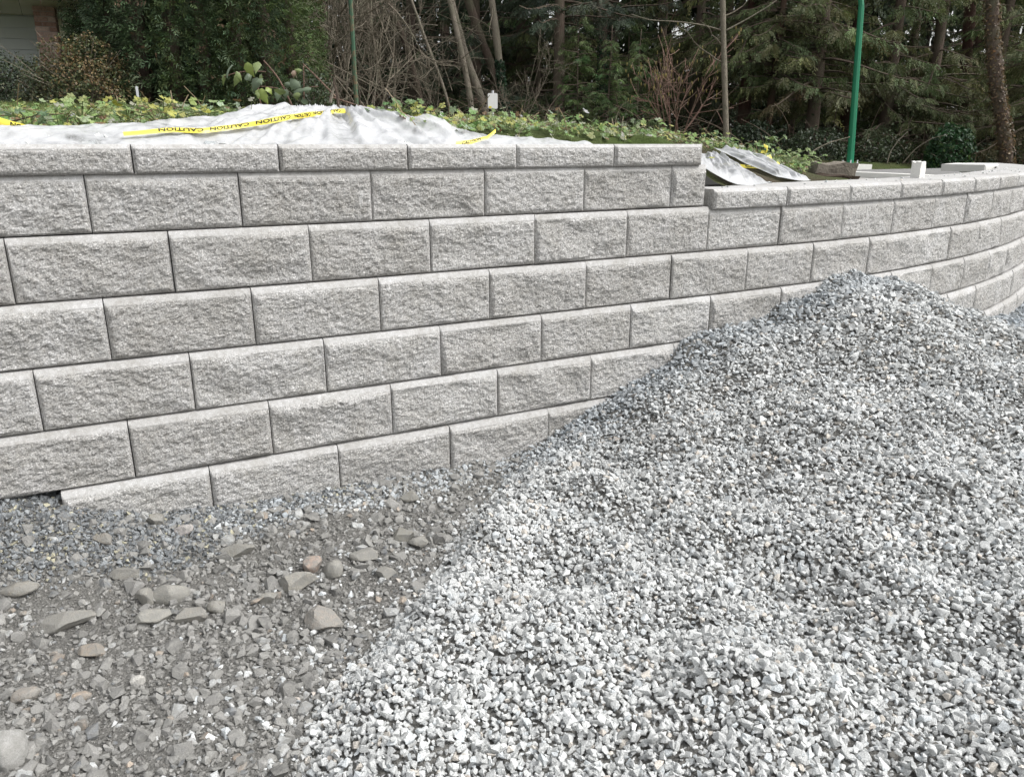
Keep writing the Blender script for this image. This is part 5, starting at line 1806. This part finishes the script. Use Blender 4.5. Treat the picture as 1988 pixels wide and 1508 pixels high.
tag(link('grass', me), 'short lawn grass behind the weedy bank', kind='stuff')
print('grass blades', nn)

# distinct weeds
def weed(u, v, dep, label, hgt, n, size, tone, seed, spread=.06):
    b = at(u, v, dep)
    b[2] = min(b[2], land1(b[0], b[1]) + .03)
    t = thing('weed_plant', label, 'plant', tuple(b), 0, 'leafy weeds standing out on the bank')
    rg = np.random.default_rng(seed); ml, ms = MB(), MB()
    p = np.stack([rg.normal(0, spread, n), rg.normal(0, spread * .7, n), hgt * rg.uniform(.35, 1.05, n)], 1)
    lobed_leaves(ml, p, np.array([0, -.5, 1.0]) + rg.normal(0, .35, (n, 3)), .78 * size * rg.uniform(.75, 1.2, n), ctint(n, rg, tone, .18), rg)
    for q in p:
        ms.tube([(0, 0, -.03), q * [.35, .35, .55], q], .0018, 3, (.15, .2, .07), cap=False)
    ml.build('leaves', M['leaf'], t); ms.build('stems', M['leaf'], t)
YG = (.32, .36, .075); LG = (.24, .35, .11); GG = (.24, .31, .17)
weed(196, 222, 3.5, 'single tall drooping weed leaf on a bent stalk above the bank at the left', .075, 3, .028, LG, 1, .03)
weed(160, 240, 3.3, 'clump of pale green hanging weed leaves left of the mound', .10, 22, .03, LG, 2, .09)
weed(250, 228, 3.5, 'bushy pale weed clump in front of the thin pale stake', .08, 22, .027, LG, 3, .08)
weed(320, 240, 3.3, 'yellow green weed clump above the left tail of the long tape', .09, 20, .027, YG, 4, .10)
weed(395, 230, 3.6, 'low grey green weed clump left of the plastic mound', .06, 18, .025, GG, 5, .09)
weed(770, 236, 3.75, 'dark glossy weed leaves just right of the plastic mound', .09, 18, .030, (.09, .15, .05), 6, .06)
weed(815, 252, 3.8, 'bright yellow green weed clump right of the plastic mound', .11, 34, .027, YG, 7, .09)
weed(880, 262, 3.9, 'yellowish weed clump between marker post and road sign', .09, 24, .025, YG, 8, .10)
weed(965, 256, 4.1, 'upright weed with pale round leaves in front of the sign post', .07, 10, .028, LG, 9, .05)
weed(1000, 262, 4.1, 'yellow green weed clump right of the sign post', .08, 18, .026, YG, 10, .08)
weed(1075, 268, 4.2, 'lone nodding weed leaf before the stout reddish grey trunk', .075, 4, .024, LG, 11, .03)
weed(1188, 274, 4.1, 'spindly weed with yellow tips below the bright young cedar', .08, 8, .022, YG, 12, .03)
weed(1280, 279, 4.1, 'small bright weed at the top edge below the hazel', .05, 10, .022, YG, 13, .06)
weed(1350, 284, 4.2, 'small weed peeking over the end of the upper coping', .06, 10, .022, YG, 14, .05)
weed(1480, 306, 5.3, 'tall leafy weed on the bank beside the hanging tape loop', .13, 18, .030, (.14, .22, .08), 15, .07)
weed(1540, 336, 5.3, 'dense leafy weed clump at the end of the bank above the old concrete', .12, 46, .026, (.15, .21, .075), 16, .12)
weed(1500, 322, 5.2, 'leafy weed clump above the narrow plastic strip', .10, 36, .026, (.14, .20, .07), 17, .12)
weed(55, 240, 3.15, 'dark green bramble like leaves lying behind the sagging tape at the left', .05, 8, .035, (.10, .16, .08), 18, .07)

# bramble with single leaves
def bramble():
    D0 = 4.05
    base = at(560, 262, D0); base[2] = land1(base[0], base[1])
    t = thing('bramble', 'tall bramble with arching reddish canes and large oval green leaves behind the mound', 'plant', tuple(base))
    canes = [[(578, 232), (560, 190), (540, 150), (512, 118)], [(525, 224), (512, 190), (500, 170)], [(516, 140), (490, 138), (455, 142), (436, 150)], [(590, 208), (590, 165), (589, 128)],
             [(655, 192), (620, 155), (588, 124)], [(540, 172), (510, 168), (488, 170)], [(500, 170), (505, 200), (520, 224)], [(575, 175), (600, 170), (618, 168)]]
    for i, c in enumerate(canes):
        P = np.array([at(u, v, D0 - .02 * (i % 3)) for u, v in c]); s = np.r_[0, np.cumsum(np.linalg.norm(np.diff(P, axis=0), axis=1))]
        ss = np.linspace(0, s[-1], 12); Q = np.stack([np.interp(ss, s, P[:, k]) for k in range(3)], 1)
        for _ in range(2): Q[1:-1] = (Q[:-2] + 2 * Q[1:-1] + Q[2:]) / 4
        mb = MB(); mb.tube(Q - base, np.linspace(.0058, .003, 12) if i in (0, 4) else .003, 6); mb.build('cane', M['cane'], t, True)
    L = [(447, 140, 17, 23, 'g'), (458, 157, 13, 21, 'y'), (436, 155, 8, 20, 'y'), (486, 136, 17, 24, 'Y'), (499, 133, 15, 22, 'y'), (482, 152, 18, 12, 'g'), (497, 166, 18, 24, 'g'), (509, 153, 14, 18, 'y'), (506, 160, 14, 12, 'g'),
         (513, 188, 18, 26, 'Y'), (522, 178, 16, 14, 'Y'), (545, 178, 22, 14, 'y'), (553, 184, 15, 18, 'g'), (540, 186, 14, 22, 'g'), (572, 166, 22, 18, 'g'), (586, 168, 10, 16, 'g'), (569, 144, 14, 12, 'r'),
         (580, 139, 14, 8, 'y'), (578, 188, 18, 12, 'y'), (582, 180, 22, 12, 'g'), (596, 176, 18, 10, 'g'), (594, 198, 18, 12, 'g'), (464, 150, 10, 18, 'y'), (562, 210, 14, 12, 'Y'), (502, 184, 12, 16, 'y'), (560, 166, 14, 10, 'g')]
    rg = np.random.default_rng(8)
    tones = {'g': (.14, .18, .12), 'y': (.20, .25, .10), 'Y': (.25, .31, .09), 'r': (.22, .16, .12)}
    for u, v, w, h, c in L:
        p = at(u, v, D0 - rg.uniform(0, .10)) - base
        sx = w * D0 / FPX * .52; sz = h * D0 / FPX * .56
        k = 9
        tt = np.linspace(0, 1, k)
        wd_ = np.sin(np.pi * np.clip(tt, .02, .995) ** .62) * (1 - .25 * tt) * (1 + .10 * (-1.0) ** np.arange(k))
        V, F = [], []
        for j in range(k):
            for x in (-1, 0, 1):
                V.append((x * sx * wd_[j], -.006 * (1 - x * x) - .008 * math.sin(tt[j] * 3) + (.10 * sx * x), sz * (1 - 2 * tt[j])))
        for j in range(k - 1):
            for x in (0, 1):
                a = j * 3 + x; F.append((a, a + 1, a + 4, a + 3))
        V = np.array(V)
        me = make_mesh('leaf', V, np.array(F), M['leaf'], True, {'tint': np.tile(np.array(tones[c]) * rg.uniform(.8, 1.2), (len(V), 1)) * (1 + .12 * (np.arange(len(V)) % 3 == 1))[:, None]})
        link('leaf', me, t, tuple(p), (rg.normal() * .35, rg.normal() * .35, -YAW + rg.normal() * .5))
bramble()
def stick(label, pts, dep, r, mat):
    return arch(label, pts, dep, r, mat, 'stick')
stick('dark crooked stick standing upright at the top of the plastic mound', [(657, 232), (657, 205), (654, 178), (648, 165), (647, 155), (650, 152)], 3.70, .0085, 'bark')
stick('pale broken stick leaning just behind the dark crooked stick', [(641, 200), (645, 182), (650, 165)], 3.76, .0085, 'palebark')
stick('long brown cane trailing down the right flank of the plastic mound', [(640, 188), (690, 204), (740, 216), (790, 238)], 3.95, .0055, 'cane')
stick('brown twig lying across the weeds at the left edge', [(-20, 225), (20, 238), (75, 222), (125, 222)], 3.2, .004, 'cane')
